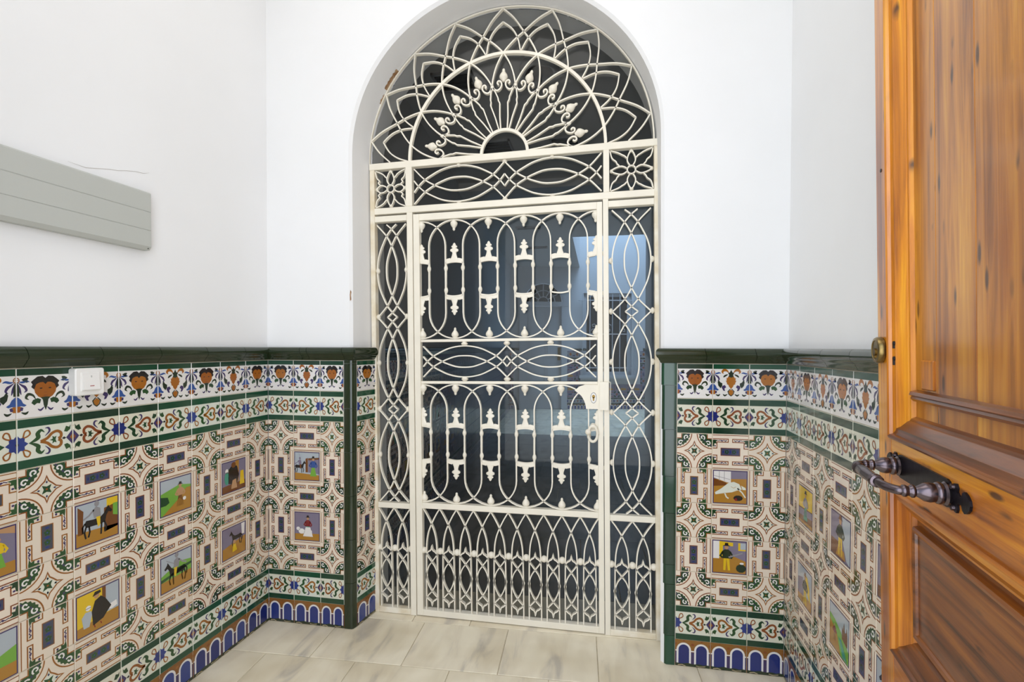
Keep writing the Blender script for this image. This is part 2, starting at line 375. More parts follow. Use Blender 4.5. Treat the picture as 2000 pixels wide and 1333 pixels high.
def face_frieze():
    t = Tile(); t.body('white'); top_strip(t); frieze_edge(t)
    t.poly([(0, .24), (.10, .24), (.175, .18), (.20, .09), (.185, .0), (.13, -.08), (.06, -.125), (0, -.135)], 'orange', 1, 'x')
    t.poly([(0, .29), (.05, .335), (.14, .325), (.20, .275), (.255, .22), (.225, .17), (.25, .12), (.20, .07), (.185, .11), (.165, .17), (.10, .205), (.04, .21), (0, .165)], 'black', 2, 'x')
    t.ell(.08, .085, .028, .012, 'black', 2, 'x', 6); t.line([(-.03, .0), (.03, .0)], .01, 'rust', 2); t.ell(0, -.065, .045, .012, 'rust', 2, n=8)
    t.poly([(0, -.09), (.09, -.10), (.05, -.15), (.035, -.26), (0, -.37)], 'dkgreen', 2, 'x')
    t.line([(.03, -.30), (.09, -.36), (.14, -.33)], .026, 'violet', 2, 'x', sm=3, taper=True)
    t.poly([(.08, -.14), (.14, -.11), (.22, -.14), (.25, -.20), (.20, -.25), (.15, -.21), (.10, -.22)], 'green', 2, 'x')
    t.line([(.17, -.14), (.22, -.05), (.30, -.02), (.34, -.09), (.29, -.13)], .036, 'dkgreen', 2, 'x', sm=3, taper=True)
    t.line([(.30, .30), (.36, .27), (.31, .22)], .05, 'dkgreen', 2, 'x', sm=2, taper=True)
    return t.build('face_frieze_tile')
def plume_frieze():
    t = Tile(); t.body('white'); top_strip(t); frieze_edge(t)
    t.poly([(0, .13), (.07, .15), (.11, .09), (.13, .12), (.12, .02), (.15, .03), (.11, -.05), (.12, -.07), (.07, -.10), (.06, -.14), (0, -.21)], 'orange', 1, 'x')
    t.poly([(0, .34), (.035, .26), (.085, .24), (.055, .19), (.07, .14), (0, .11)], 'dkgreen', 2, 'x')
    t.line([(.06, .24), (.12, .31), (.20, .32), (.24, .27), (.21, .22)], .05, 'orange', 2, 'x', sm=3, taper=True)
    t.line([(.09, .20), (.17, .16), (.21, .12)], .035, 'dkgreen', 2, 'x', sm=2, taper=True)
    t.poly([(0, -.22), (.07, -.28), (.05, -.35), (0, -.40)], 'orange', 2, 'x'); t.line([(.02, -.21), (.085, -.28), (.06, -.36), (0, -.41)], .022, 'dkgreen', 3, 'x')
    t.poly([(.34, .05), (.37, -.02), (.35, -.12), (.29, -.19), (.24, -.13), (.24, -.05), (.30, -.02)], 'dkgreen', 2, 'x')
    t.poly([(.23, -.12), (.17, -.10), (.13, -.16), (.18, -.20), (.16, -.27), (.21, -.26), (.26, -.17)], 'violet', 2, 'x')
    t.line([(.10, -.36), (.17, -.40), (.22, -.36)], .03, 'dkgreen', 2, 'x', sm=2, taper=True)
    return t.build('plume_frieze_tile')
def band_tile(mir):
    t = Tile(); t.body('pale'); sx = -1 if mir else 1
    fx = lambda P: [(sx*x, y) for x, y in P]
    t.poly([(-.5, .32), (.5, .32), (.5, .5), (-.5, .5)], 'strip', 1, 'y')
    fl = []
    for i in range(16): a = 2*PI*i/16; q = .19 if i % 2 == 0 else .135; fl.append((-.5+q*math.cos(a), q*math.sin(a)))
    t.poly(fx(fl), 'blue', 2); t.poly(fx([(-.5+.03*math.cos(a*PI/3), .03*math.sin(a*PI/3)) for a in range(6)]), 'black', 3)
    for y in (1, -1):
        t.line(fx([(-.40, y*.13), (-.37, y*.24), (-.31, y*.26), (-.28, y*.19), (-.33, y*.14), (-.39, y*.12)]), .028, 'rust', 3, sm=3)
        t.line(fx([(-.30, 0), (-.22, y*.03), (-.14, y*.09), (-.15, y*.17), (-.09, y*.23), (-.03, y*.18)]), .055, 'green', 2, sm=3, taper=True)
        t.line(fx([(-.10, 0), (.02, y*.05), (.10, y*.135), (.20, y*.17), (.27, y*.12), (.27, y*.04), (.22, y*.01)]), .056, 'rust', 3, sm=3)
        t.line(fx([(-.02, y*.10), (.06, y*.19), (.04, y*.26), (-.02, y*.26)]), .028, 'violet', 2, sm=3, taper=True)
        t.poly(fx([(.06, 0), (.12, y*.02), (.11, y*.08), (.15, y*.05), (.19, y*.07), (.17, 0)]), 'green', 2)
        t.poly(fx([(.33, y*.14), (.37, y*.25), (.43, y*.22), (.46, y*.27), (.45, y*.17), (.39, y*.12)]), 'green', 2)
        t.poly(fx([(.5, y*.17), (.37, 0), (.5, 0)]), 'violet', 2); t.poly(fx([(.5, y*.08), (.44, 0), (.5, 0)]), 'rust', 3)
        t.poly(fx([(.5, y*.19), (.48, y*.24), (.5, y*.29)]), 'rust', 2)
    t.poly(fx([(.37, 0), (.33, .03), (.29, 0), (.33, -.03)]), 'black', 3); t.poly(fx([(-.1, 0), (-.05, .02), (0, 0), (-.05, -.02)]), 'rust', 3)
    return t.build('band_tile')
AH = .77
def arcade_tile():
    t = Tile(1, AH); t.body('arcade_ochre'); b = -AH/2
    t.ell(0, .26, .05, .035, 'rust', 2, n=8); t.ell(.49, .26, .04, .035, 'rust', 2, 'x', 8); t.ell(.25, .36, .03, .02, 'rust', 2, 'x', 8)
    for cx in (-.25, .25):
        t.poly([(cx-.25, b), (cx+.25, b), (cx+.25, .04), (cx-.25, .04)], 'violet', 2)
        t.poly([(cx+x, y) for x, y in arc(0, .10, .205, 0, 180, 12)]+[(cx-.205, b), (cx+.205, b)], 'white', 3)
        t.poly([(cx+x, y) for x, y in arc(0, .10, .152, 0, 180, 12)]+[(cx-.152, b+.03), (cx+.152, b+.03)], 'blue', 4)
        for q in (-1, 1): t.poly([(cx+q*.15, .055), (cx+q*.255, .055), (cx+q*.255, .085), (cx+q*.15, .085)][::q], 'white', 4)
    t.poly([(-.5, b), (.5, b), (.5, b+.085), (.38, b+.1), (.3, b+.08), (.18, b+.105), (.02, b+.085), (-.12, b+.11), (-.3, b+.08), (-.5, b+.1)], 'dkgreen', 5)
    t.line([(-.42, b+.03), (-.3, b+.05), (-.2, b+.02)], .018, 'chip', 6); t.line([(.1, b+.05), (.2, b+.03), (.36, b+.05)], .014, 'chip', 6)
    return t.build('arcade_tile')

def horse(t, x, y, s, c, fl=1, rider=None, legs='yellow'):
    H = [(-.34, .10), (-.30, .17), (-.10, .15), (.10, .16), (.20, .24), (.30, .40), (.34, .46), (.37, .38), (.46, .28), (.43, .22), (.34, .26), (.28, .16), (.26, .04), (.24, -.02), (.10, -.05), (-.12, -.04), (-.28, -.04), (-.33, .02)]
    P = lambda L: [(x+fl*a*s, y+b*s) for a, b in L]
    t.poly(P(H), c, 4)
    for a in ([(-.30, 0), (-.35, -.18), (-.31, -.36)], [(-.22, -.02), (-.20, -.18), (-.24, -.34)], [(.14, -.03), (.13, -.2), (.12, -.36)], [(.22, 0), (.28, -.16), (.24, -.33)], [(-.33, .1), (-.40, 0), (-.39, -.18)]): t.line(P(a), .05*s, c, 4)
    if rider:
        t.poly(P([(-.08, .18), (-.12, .42), (-.02, .52), (.10, .44), (.12, .18)]), rider, 5); t.ell(x+fl*.0*s, y+.60*s, .075*s, .09*s, rider if rider != 'ochre' else 'skin', 5, n=8)
        t.line(P([(-.08, .44), (-.22, .30), (-.38, .22)]), .05*s, rider, 5); t.poly(P([(-.02, .2), (.10, .2), (.10, -.05), (.03, -.12)]), legs, 6)
def person(t, x, y, s, top, low, skirt=False, head='skin', hat=None):
    P = lambda L: [(x+a*s, y+b*s) for a, b in L]
    if skirt: t.poly(P([(-.07, .0), (.07, 0), (.17, -.42), (-.17, -.42)]), low, 4)
    else:
        t.poly(P([(-.09, 0), (0, 0), (-.03, -.42), (-.10, -.42)]), low, 4); t.poly(P([(0, 0), (.09, 0), (.12, -.42), (.05, -.42)]), low, 4)
    t.poly(P([(-.12, -.02), (-.14, .22), (-.06, .28), (.06, .28), (.14, .22), (.12, -.02)]), top, 5)
    t.line(P([(.12, .2), (.2, .06), (.14, -.02)]), .06*s, top, 5); t.line(P([(-.12, .2), (-.2, .06), (-.12, 0)]), .06*s, top, 5)
    t.ell(x, y+.36*s, .065*s, .08*s, head, 5, n=8)
    if hat: t.poly(P([(-.13, .40), (.13, .40), (.06, .43), (.05, .50), (-.05, .50), (-.06, .43)]), hat, 6)
def ground(t, sky, gr, pts): t.poly([(-.45, -.45), (.45, -.45), (.45, .45), (-.45, .45)], sky, 2); t.poly([(-.45, -.45), (.45, -.45)] + pts, gr, 3)
def pic(kind):
    t = Tile(); t.body('cream')
    t.poly([(-.475, -.475), (.475, -.475), (.475, .475), (-.475, .475)], 'violet', 1)
    if kind == 0:
        ground(t, 'sky', 'ochre', [(.45, -.2), (-.45, -.15)]); t.poly([(-.42, -.2), (-.32, -.2), (-.30, .3), (-.42, .42)], 'brown', 4)
        t.poly([(.2, .45), (.45, .45), (.45, .3), (.2, .25)], 'yellow', 3); t.poly([(.14, .25), (.45, .3), (.45, -.25), (.14, -.3)], 'brown', 3); t.poly([(.34, .3), (.45, .3), (.45, .0), (.34, .04)], 'lime', 4)
        horse(t, -.02, -.05, .75, 'black', 1, 'grey')
    elif kind == 1:
        ground(t, 'sky', 'lime', [(.45, .18), (.1, .26), (-.45, .12)]); t.poly([(-.4, -.45), (.45, -.45), (.45, .12), (.3, .12), (.1, -.1)], 'ochre', 4)
        t.poly([(-.45, -.2), (-.45, .05), (-.25, 0), (-.2, -.15), (-.3, -.2)], 'green', 4); person(t, .12, -.02, .7, 'skin', 'brown', True, hat='black'); t.ell(.25, -.15, .05, .05, 'white', 5)
    elif kind == 2:
        ground(t, 'yellow', 'ochre', [(.45, -.15), (-.45, -.25)]); t.poly([(.15, .45), (.45, .45), (.45, -.16), (.15, -.16)], 'sky', 3); t.poly([(.08, .45), (.16, .45), (.16, -.15), (.08, -.15)], 'brown', 4)
        t.ell(-.22, .12, .06, .06, 'white', 4, n=8); t.line([(-.28, .12), (-.16, .12)], .01, 'black', 5)
        t.poly([(-.12, -.32), (-.15, .0), (-.08, .22), (.05, .28), (.15, .18), (.28, -.05), (.1, -.25)], 'black', 6); t.ell(-.04, .32, .06, .06, 'skin', 5); t.poly([(-.13, .33), (.05, .36), (.04, .42), (-.08, .42)], 'black', 6)
        t.poly([(-.36, -.05), (-.28, .05), (-.16, .03), (-.14, -.05), (-.2, -.3), (-.32, -.3)], 'sky', 5); t.poly([(.2, -.02), (.4, .02), (.42, -.1), (.3, -.14), (.16, -.1)], 'white', 5)
        t.line([(-.1, -.3), (-.08, -.38)], .02, 'red', 6); t.line([(.04, -.3), (.06, -.36)], .02, 'red', 6)
    elif kind == 3:
        ground(t, 'sky', 'lime', [(.45, .14), (.1, .2), (-.45, -.02)]); t.poly([(-.45, -.45), (.45, -.45), (.45, -.14), (-.45, -.18)], 'ochre', 4)
        t.poly([(-.45, -.1), (-.2, -.06), (.2, .05), (.45, .06), (.45, .0), (-.45, -.18)], 'green', 4); horse(t, .0, -.07, .78, 'black', -1, 'grey')
        t.line([(-.3, .35), (.0, .15)], .012, 'grey', 6)
    elif kind == 4:
        ground(t, 'sky', 'lime', [(.45, .12), (.0, -.04), (-.45, -.1)]); t.poly([(-.45, -.45), (.45, -.45), (.45, -.2), (-.45, -.2)], 'ochre', 4)
        t.poly([(-.45, -.12), (-.45, .25), (-.35, .22), (-.35, .28), (-.25, .25), (-.2, .16), (-.12, .18), (-.12, .3), (.02, .32), (.02, .1), (-.05, -.02), (-.2, -.08)], 'brown', 4)
    elif kind == 5:
        ground(t, 'sky', 'ochre', [(.45, -.28), (-.45, -.22)]); t.poly([(.05, .2), (.45, .24), (.45, .3), (.05, .27)], 'brown', 4); t.poly([(-.05, .25), (.04, .28), (.04, -.2), (-.05, -.2)], 'brown', 4)
        t.poly([(.05, .2), (.45, .24), (.45, -.25), (.05, -.2)], 'mauve', 3); horse(t, -.26, -.04, .5, 'black', 1, 'mauve', 'brown'); person(t, .24, -.02, .72, 'ltblue', 'lime', True, hat='black')
        t.line([(-.3, .42), (-.22, .2)], .01, 'grey', 6)
    elif kind == 6:
        ground(t, 'mauve', 'ochre', [(.45, -.22), (-.45, -.25)]); t.poly([(-.05, -.02), (.12, -.02), (.22, -.33), (-.15, -.33)], 'white', 5); person(t, .03, .02, .7, 'red', 'sea', True, hat='black')
        t.poly([(-.1, -.3), (.2, -.3), (.18, -.12), (-.05, -.1)], 'white', 6); t.ell(-.2, -.16, .12, .09, 'white', 5); t.ell(-.33, -.08, .07, .06, 'white', 5)
    elif kind == 7:
        ground(t, 'mauve', 'ochre', [(.45, .25), (-.45, .22)]); t.poly([(-.45, .45), (.02, .45), (.02, .12), (-.1, .14), (-.45, .26)], 'white', 4)
        for q in (-.3, -.16): t.line([(q, .45), (q, .18)], .012, 'grey', 5)
        t.line([(-.45, .32), (0, .22)], .012, 'grey', 5); t.poly([(-.45, .24), (-.1, .12), (-.1, .05), (-.45, .02)], 'brown', 4)
        t.poly([(-.42, -.16), (-.25, -.05), (-.05, .12), (.1, .16), (.25, .1), (.32, -.05), (.2, -.08), (.05, -.14), (-.2, -.18), (-.4, -.22)], 'pale', 5)
        t.poly([(.3, .06), (.42, .0), (.43, -.06), (.34, -.06)], 'pale', 5); t.line([(.2, -.02), (.33, -.14), (.42, -.28)], .035, 'pale', 5); t.line([(-.15, -.16), (-.1, -.28), (-.04, -.32)], .035, 'pale', 5)
        t.line([(.02, .02), (.1, -.02), (.16, .02)], .01, 'ochre', 6); t.ell(.22, -.3, .13, .08, 'black', 6); t.ell(.16, -.34, .04, .04, 'red', 7)
    elif kind == 8:
        ground(t, 'mauve', 'ochre', [(.45, -.1), (.0, .08), (-.45, -.02)]); t.poly([(-.45, .45), (-.28, .45), (-.28, -.05), (-.45, -.05)], 'white', 4); t.poly([(-.28, .45), (.1, .42), (.1, .32), (-.18, .32), (-.18, -.02), (-.28, -.02)], 'yellow', 4)
        t.poly([(.24, .42), (.45, .42), (.45, .2), (.24, .2)], 'yellow', 4); t.poly([(.3, .42), (.45, .42), (.45, .24), (.3, .24)], 'sky', 5)
        person(t, -.08, -.02, .85, 'dkgreen', 'yellow', hat='black'); t.line([(-.02, 0), (.2, .08), (.36, .14)], .04, 'grey', 6); t.ell(.32, -.3, .14, .12, 'dkgreen', 6); t.ell(.34, -.16, .06, .03, 'white', 6)
    elif kind == 9:
        ground(t, 'yellow', 'brown', [(.45, -.02), (-.45, -.08)]); t.poly([(-.45, -.12), (.45, -.04), (.45, -.2), (-.45, -.28)], 'mauve', 4); t.poly([(-.45, -.45), (.45, -.45), (.45, -.36), (-.45, -.4)], 'ochre', 4); person(t, .02, -.0, .8, 'grey', 'sea', True, hat='black')
    elif kind == 10:
        ground(t, 'mauve', 'brown', [(.2, -.45), (.0, -.12), (-.45, -.12)]); t.poly([(.08, .45), (.45, .45), (.45, -.45), (.3, -.4), (.12, -.05)], 'sky', 4); person(t, -.0, .0, .92, 'dkgreen', 'yellow', hat='brown')
        t.poly([(-.1, -.2), (.18, -.25), (.25, -.42), (-.2, -.42)], 'ochre', 4)
    elif kind == 11:
        ground(t, 'sky', 'lime', [(.45, -.18), (.1, .05), (-.2, .18), (-.45, .22)]); t.poly([(-.45, -.45), (.1, -.45), (-.1, -.05), (-.45, .1)], 'ochre', 4); t.poly([(.0, -.1), (.12, -.1), (.4, -.42), (.2, -.44)], 'sea', 5)
        t.poly([(.15, -.05), (.15, .2), (.2, .14), (.24, .32), (.28, .14), (.34, .16), (.36, .28), (.4, .1), (.4, -.12), (.3, -.1)], 'brown', 5); person(t, -.2, -.1, .42, 'red', 'brown')
    elif kind == 12:
        ground(t, 'sky', 'ochre', [(.45, -.2), (-.45, -.25)]); t.poly([(.0, .35), (.2, .3), (.32, .1), (.4, -.25), (.3, -.2), (.1, .0)], 'yellow', 4); t.poly([(-.42, .1), (-.1, .2), (-.05, -.25), (-.42, -.3)], 'mauve', 4); person(t, .05, -.06, .85, 'dkgreen', 'yellow', hat='brown')
    elif kind == 13:
        ground(t, 'mauve', 'brown', [(.45, -.2), (-.45, -.25)]); t.poly([(.05, .45), (.2, .45), (.18, -.2), (.05, -.2)], 'ochre', 4); t.poly([(-.22, -.2), (-.22, .22), (-.05, .36), (.12, .28), (.2, .0), (.1, -.28)], 'black', 5); t.ell(-.02, .34, .09, .09, 'brown', 6)
        t.poly([(.22, -.32), (.42, -.32), (.38, .1), (.26, .1)], 'yellow', 5); t.ell(-.28, -.02, .09, .2, 'sea', 5); t.ell(-.28, .2, .06, .07, 'white', 5); t.poly([(-.12, -.38), (.12, -.38), (.08, -.1), (-.06, -.12)], 'skin', 6)
    elif kind == 14:
        ground(t, 'mauve', 'ochre', [(.45, .05), (-.45, -.12)]); t.poly([(.28, .45), (.42, .45), (.4, .1), (.3, .12)], 'white', 4); horse(t, .08, .06, .6, 'black', -1); t.poly([(-.06, -.1), (.04, -.08), (.1, -.3), (-.08, -.32)], 'yellow', 6); t.ell(0, -.02, .05, .06, 'skin', 6)
    elif kind == 15:
        ground(t, 'mauve', 'ochre', [(.45, -.22), (-.45, -.25)]); t.poly([(-.45, .35), (-.1, .3), (.2, .38), (.45, .3), (.45, .45), (-.45, .45)], 'skin', 4); person(t, -.15, .02, .75, 'white', 'red', True, hat='black'); person(t, .18, .0, .7, 'yellow', 'lime', True)
    t.line([(-.497, .49), (.497, .49)], .012, 'rust', 2)
    return t.build('picture_tile')
def far_tile(kind):
    t = Tile(); t.body('strip' if kind == 'band' else 'mauve')  # duller glazes than the near tiles: the hall's gloom put into the colour
    if kind == 'star':
        t.poly([(-.2, 0), (0, -.2), (.2, 0), (0, .2)], 'rust', 1); t.poly([(.12, .4), (.2, .2), (.4, .12), (.46, .3), (.3, .46)], 'green', 1, 'q')
    elif kind == 'cart':
        t.poly([(-.26, -.11), (.26, -.11), (.26, .11), (-.26, .11)], 'slate', 1); t.poly([(.1, .27), (.46, .27), (.46, .36), (.1, .36)], 'rust', 1, 'q')
    elif kind == 'pict': t.poly([(-.46, -.46), (.46, -.46), (.46, .46), (-.46, .46)], 'mauve', 1); t.poly([(-.4, -.4), (.4, -.4), (.4, -.1), (-.4, 0)], 'ochre', 2)
    elif kind == 'band':
        t.poly([(-.5, -.31), (.5, -.31), (.5, .31), (-.5, .31)], 'grey', 1); t.ell(-.4, 0, .1, .2, 'blue', 2, n=6); t.ell(.12, 0, .12, .15, 'rust', 2, n=6)
    elif kind == 'frieze':
        t.poly([(-.5, -.5), (.5, -.5), (.5, .35), (-.5, .35)], 'grey', 0.5); t.ell(0, 0, .18, .24, 'orange', 1, n=6); t.ell(.4, -.2, .09, .12, 'blue', 1, 'x', 6)
    return t
def far_arcade():
    t = Tile(1, AH); t.body('brown')
    for cx in (-.25, .25): t.poly([(cx-.2, -.38), (cx+.2, -.38), (cx+.2, .2), (cx, .3), (cx-.2, .2)], 'white', 1); t.poly([(cx-.14, -.33), (cx+.14, -.33), (cx+.14, .15), (cx, .23), (cx-.14, .15)], 'blue', 2)
    return t
ME = dict(star=star_tile(), cart=cartouche_tile(), face=face_frieze(), plume=plume_frieze(), band=band_tile(False), bandm=band_tile(True), arc=arcade_tile())
PIC = {}
Z_B0, Z_P0 = .108, .248
def place(parent, name, me, origin, ux, un, a, z, sx=1, turn=0):
    """tile centre at distance a along the wall and height z; ux = unit vector to the viewer's right, un = normal"""
    ux = Vector(ux); un = Vector(un); uz = Vector((0, 0, 1)); X, Y = ux, uz
    if turn == 90: X, Y = uz, -ux
    m_ = Matrix.Identity(4)
    for i in range(3): m_[i][0] = X[i]*(sx if turn == 0 else 1); m_[i][1] = Y[i]*(sx if turn == 90 else 1); m_[i][2] = un[i]
    p = Vector(origin)+ux*a; m_[0][3], m_[1][3], m_[2][3] = p.x + un.x*random.uniform(-.0004, .0004), p.y + un.y*random.uniform(-.0004, .0004), z
    return obj(name, me, parent, mtx=m_)
PDESC = ['rider on a black horse before a house', 'figure on a path in green fields', 'dark cloaked figure in a yellow room', 'grey rider on a black horse in a green field', 'brown castle on a green hill',
         'woman in a green skirt and a rider', 'woman in white with a lamb', 'pale horse lying on ochre ground', 'figure in yellow breeches in a street', 'small figure under a yellow sky', 'man in yellow breeches by a grey slope', 'green river below brown towers',
         'figure with a yellow cloak', 'dark hooded figure among others', 'black horse and a small figure', 'two women in coloured skirts']
def column(parent, origin, ux, un, a0, wd, idx, pics=None, phase=0, off=0):
    """one tile column of the dado. idx odd = star column, even = picture column"""
    a = a0+wd/2; sx = wd/T; ev = idx % 2 == 0
    place(parent, 'arcade_tile', ME['arc'], origin, ux, un, a, Z_B0/2, sx)
    bt = (idx+phase) % 2 == 0
    place(parent, 'band_tile', ME['band' if bt else 'bandm'], origin, ux, un, a, Z_B0+T/2, sx)
    for rI in range(5):
        z = Z_P0+T*(rI+.5)
        if rI % 2 == 0:
            if ev: place(parent, 'cartouche_tile', ME['cart'], origin, ux, un, a, z, sx)
            else: place(parent, 'star_tile', ME['star'], origin, ux, un, a, z, sx)
        else:
            if ev:
                k = pics[0 if rI == 3 else 1]
                if k not in PIC: PIC[k] = pic(k)
                o = place(parent, 'picture_tile', PIC[k], origin, ux, un, a, z, sx); o['label'] = 'picture tile: ' + PDESC[k]
            else: place(parent, 'cartouche_tile', ME['cart'], origin, ux, un, a, z, sx, 90)
    place(parent, 'band_tile', ME['bandm' if bt else 'band'], origin, ux, un, a, .948+T/2, sx)
    place(parent, 'frieze_tile', ME['face' if (idx+off) % 2 == 0 else 'plume'], origin, ux, un, a, 1.088+T/2, sx)
MPROF = [(-.008, 1.230), (.004, 1.230), (.008, 1.2335), (.0105, 1.240), (.014, 1.2425), (.0145, 1.2465), (.018, 1.250), (.0235, 1.255), (.027, 1.263), (.0275, 1.272), (.025, 1.281), (.019, 1.287), (.012, 1.289), (-.008, 1.289)]
def moulding(parent, origin, ux, un, spans, mi0=0, mi1=0, name='dado_moulding_tile'):
    ux, un = Vector(ux), Vector(un); o = Vector(origin)
    for k, (a, b) in enumerate(spans):
        mb = MB(); rows = []
        g = .0009
        for s_, sg in ((a+g, 0), (b-g, 1)):
            row = []
            for d, z in MPROF:
                bend = .0035*math.sin((z-1.23)/.059*PI*1.6)
                s2 = s_+bend
                if sg == 0 and k == 0 and mi0: s2 = a + mi0*d
                if sg == 1 and k == len(spans)-1 and mi1: s2 = b + mi1*d
                p = o+ux*s2+un*d; row.append((p.x, p.y, z))
            rows.append(row)
        n = len(MPROF); mb.add(rows[0]+rows[1], [tuple(range(n-1, -1, -1)), tuple(range(n, 2*n))]+[(i, (i+1) % n, n+(i+1) % n, n+i) for i in range(n)])
        obj(name, smooth(fixn(mb.mesh('dado_moulding', [GL['trim']])), 60), parent)

# ------------------------------------------------------------------ room shell
YB = 2.061; XL = -1.5225; XR = .7215; AL, AR = -.0425, .0453; CZ = 3.6
OX0, OX1 = -1.107, .266                    # arched opening in the back wall
def pl(x): return x
# profiles of the opening: front edge, gate plane, rear edge -> lists of (x, z) with equal counts
def profile(x0b, x0t, x1b, x1t, cx, cz, R, nj=8, na=48):
    P = [(x0b+(x0t-x0b)*i/nj, cz*i/nj) for i in range(nj)]
    for i in range(na+1):
        a = PI-PI*i/na; P.append((cx+R*math.cos(a), cz+R*math.sin(a)))
    P += [(x1t+(x1b-x1t)*(i+1)/nj, cz*(1-(i+1)/nj)) for i in range(nj)]
    return P
pf = profile(-1.109, -1.119, .271, .257, -.431, 2.165, .688)
pf2 = [(x, z) for x, z in profile(-1.097, -1.107, .259, .245, -.431, 2.165, .676)]
pg = profile(-1.069, -1.098, .284, .246, -.426, 2.188, .672)
prr = profile(-1.069, -1.098, .284, .246, -.426, 2.188, .672)
YP = YB+.008
def wall_back():
    mb = MB(); X0, X1 = -2.4, 1.4; YR = 2.385
    def face(P, y, rev, Y0=X0, Y1=X1):
        out = [(Y0, 0), (Y0, CZ), (Y1, CZ), (Y1, 0)]
        poly = P + [(Y1, 0), (Y1, CZ), (Y0, CZ), (Y0, 0)]
        vs = [(x, y, z) for x, z in poly]
        tr = tessellate_polygon([[Vector((x, z, 0)) for x, z in poly]])
        mb.add(vs, [t if not rev else t[::-1] for t in tr])
    face(pf, YP, False); face(prr, YR, True)
    loops = [(pf, YP), (pf2, YP+.012), (pg, 2.238), (prr, YR)]
    n = len(pf)
    for (A, ya), (B, yb) in zip(loops, loops[1:]):
        mb.add([(x, ya, z) for x, z in A]+[(x, yb, z) for x, z in B], [(i, i+1, n+i+1, n+i) for i in range(n-1)])
    mb.box((X0, YP+.001, CZ), (X1, YR-.001, CZ+.05))
    me = fixn(mb.mesh('wall_back', ['plaster'])); 
    bm = bmesh.new(); bm.from_mesh(me); bmesh.ops.remove_doubles(bm, verts=bm.verts, dist=.0001); bmesh.ops.recalc_face_normals(bm, faces=bm.faces); bm.to_mesh(me); bm.free()
    return struct('wall_back', smooth(me, 30))
WB = wall_back()
uLx = Vector((-AL, 1, 0)).normalized()     # left wall, viewer's right = towards the back
nL = Vector((uLx.y, -uLx.x, 0))            # normal into the room
uRx = Vector((-AR, -1, 0)).normalized()    # right wall, viewer's right = towards the camera
nR = Vector((uRx.y, -uRx.x, 0))
def side_wall(name, corner, direction, normal, length):
    c = Vector(corner); d = Vector(direction); n = Vector(normal); mb = MB()
    A, B = c-normal*.008, c+d*length-normal*.008; E = .25
    P = [A, B, B-n*E, A-n*E]; Q = [p.copy() for p in P]
    for q in Q: q.z = CZ
    mb.frustum(P, Q); return struct(name, fixn(mb.mesh(name, ['plaster'])))
WL = side_wall('wall_left', (XL, YB+.01, 0), -uLx, nL, 2.3)
WR = side_wall('wall_right', (XR, YB+.01, 0), uRx, nR, 2.3)
# street wall with the doorway the camera stands in
mb = MB(); FY0, FY1 = .06, .36
mb.box((-2.1, FY0, 0), (-1.06, FY1, CZ)); mb.box((.49, FY0, 0), (.95, FY1, CZ)); mb.box((-1.06, FY0, 2.75), (.49, FY1, CZ))
struct('wall_front', mb.mesh('wall_front', ['plaster']))
mb = MB(); mb.box((-2.0, .0, CZ), (1.2, 2.2, CZ+.1)); struct('ceiling', mb.mesh('ceiling', ['plaster']))

# flaking patches of old lime wash on the inside of the arch
def flake(a0, a1, y0, y1):
    P = []; k = 12
    for i in range(k+1): P.append((a0+(a1-a0)*i/k, y0+random.uniform(0, .012)))
    for i in range(k, -1, -1): P.append((a0+(a1-a0)*i/k, y1-random.uniform(0, .006)))
    V = []
    for a, y in P:
        t_ = (y-(YP+.012))/(2.238-YP-.012); R_ = .676+(.672-.676)*t_ - .0008; cx_ = -.431+.005*t_; cz_ = 2.165+.023*t_
        V.append((cx_+R_*math.cos(math.radians(a)), y, cz_+R_*math.sin(math.radians(a))))
    n = len(V)//2; mb = MB(); mb.add(V, [(i, i+1, 2*n-2-i, 2*n-1-i) for i in range(n-1)])
    obj('plaster_flake', mb.mesh('flake', ['flake']), WB)['label'] = 'brown patch of flaked plaster'
flake(141, 150, 2.205, 2.236); flake(152, 156, 2.218, 2.236)
# grout bed behind the tiles
def bed(parent, origin, ux, un, a0, a1, z1=1.235):
    ux, un, o = Vector(ux), Vector(un), Vector(origin); mb = MB()
    P = [o+ux*a0-un*.0079, o+ux*a1-un*.0079, o+ux*a1-un*.0022, o+ux*a0-un*.0022]; Q = [p+Vector((0, 0, z1)) for p in P]
    mb.frustum(P, Q); obj('grout_bed', fixn(mb.mesh('grout_bed', ['grout'])), parent)
# left wall: ten columns counted from the corner
oL = Vector((XL, YB, 0))
bed(WL, oL, uLx, nL, -1.695, .0)
PL = {2: (13, 14), 4: (1, 3), 6: (0, 2), 8: (15, 4), 10: (5, 6), 12: (11, 9)}
for i in range(1, 13): column(WL, oL, uLx, nL, -T*i, T, i, PL.get(i), 0, 1)
moulding(WL, oL, uLx, nL, [(-.168, 0)]+[(-.168-.2*(k+1), -.168-.2*k) for k in range(7)], mi1=0)
# right wall
oR = Vector((XR, YB, 0))
bed(WR, oR, uRx, nR, 0, 1.6)
PR = {2: (9, 12), 4: (10, 11), 6: (13, 3), 8: (1, 2), 10: (0, 4)}
for i in range(1, 12): column(WR, oR, uRx, nR, T*(i-1), T, i, PR.get(i), 1, 0)
moulding(WR, oR, uRx, nR, [(0, .05), (.05, .2), (.2, .4), (.4, .6), (.6, .8), (.8, 1.0), (1.0, 1.2), (1.2, 1.4), (1.4, 1.6)])
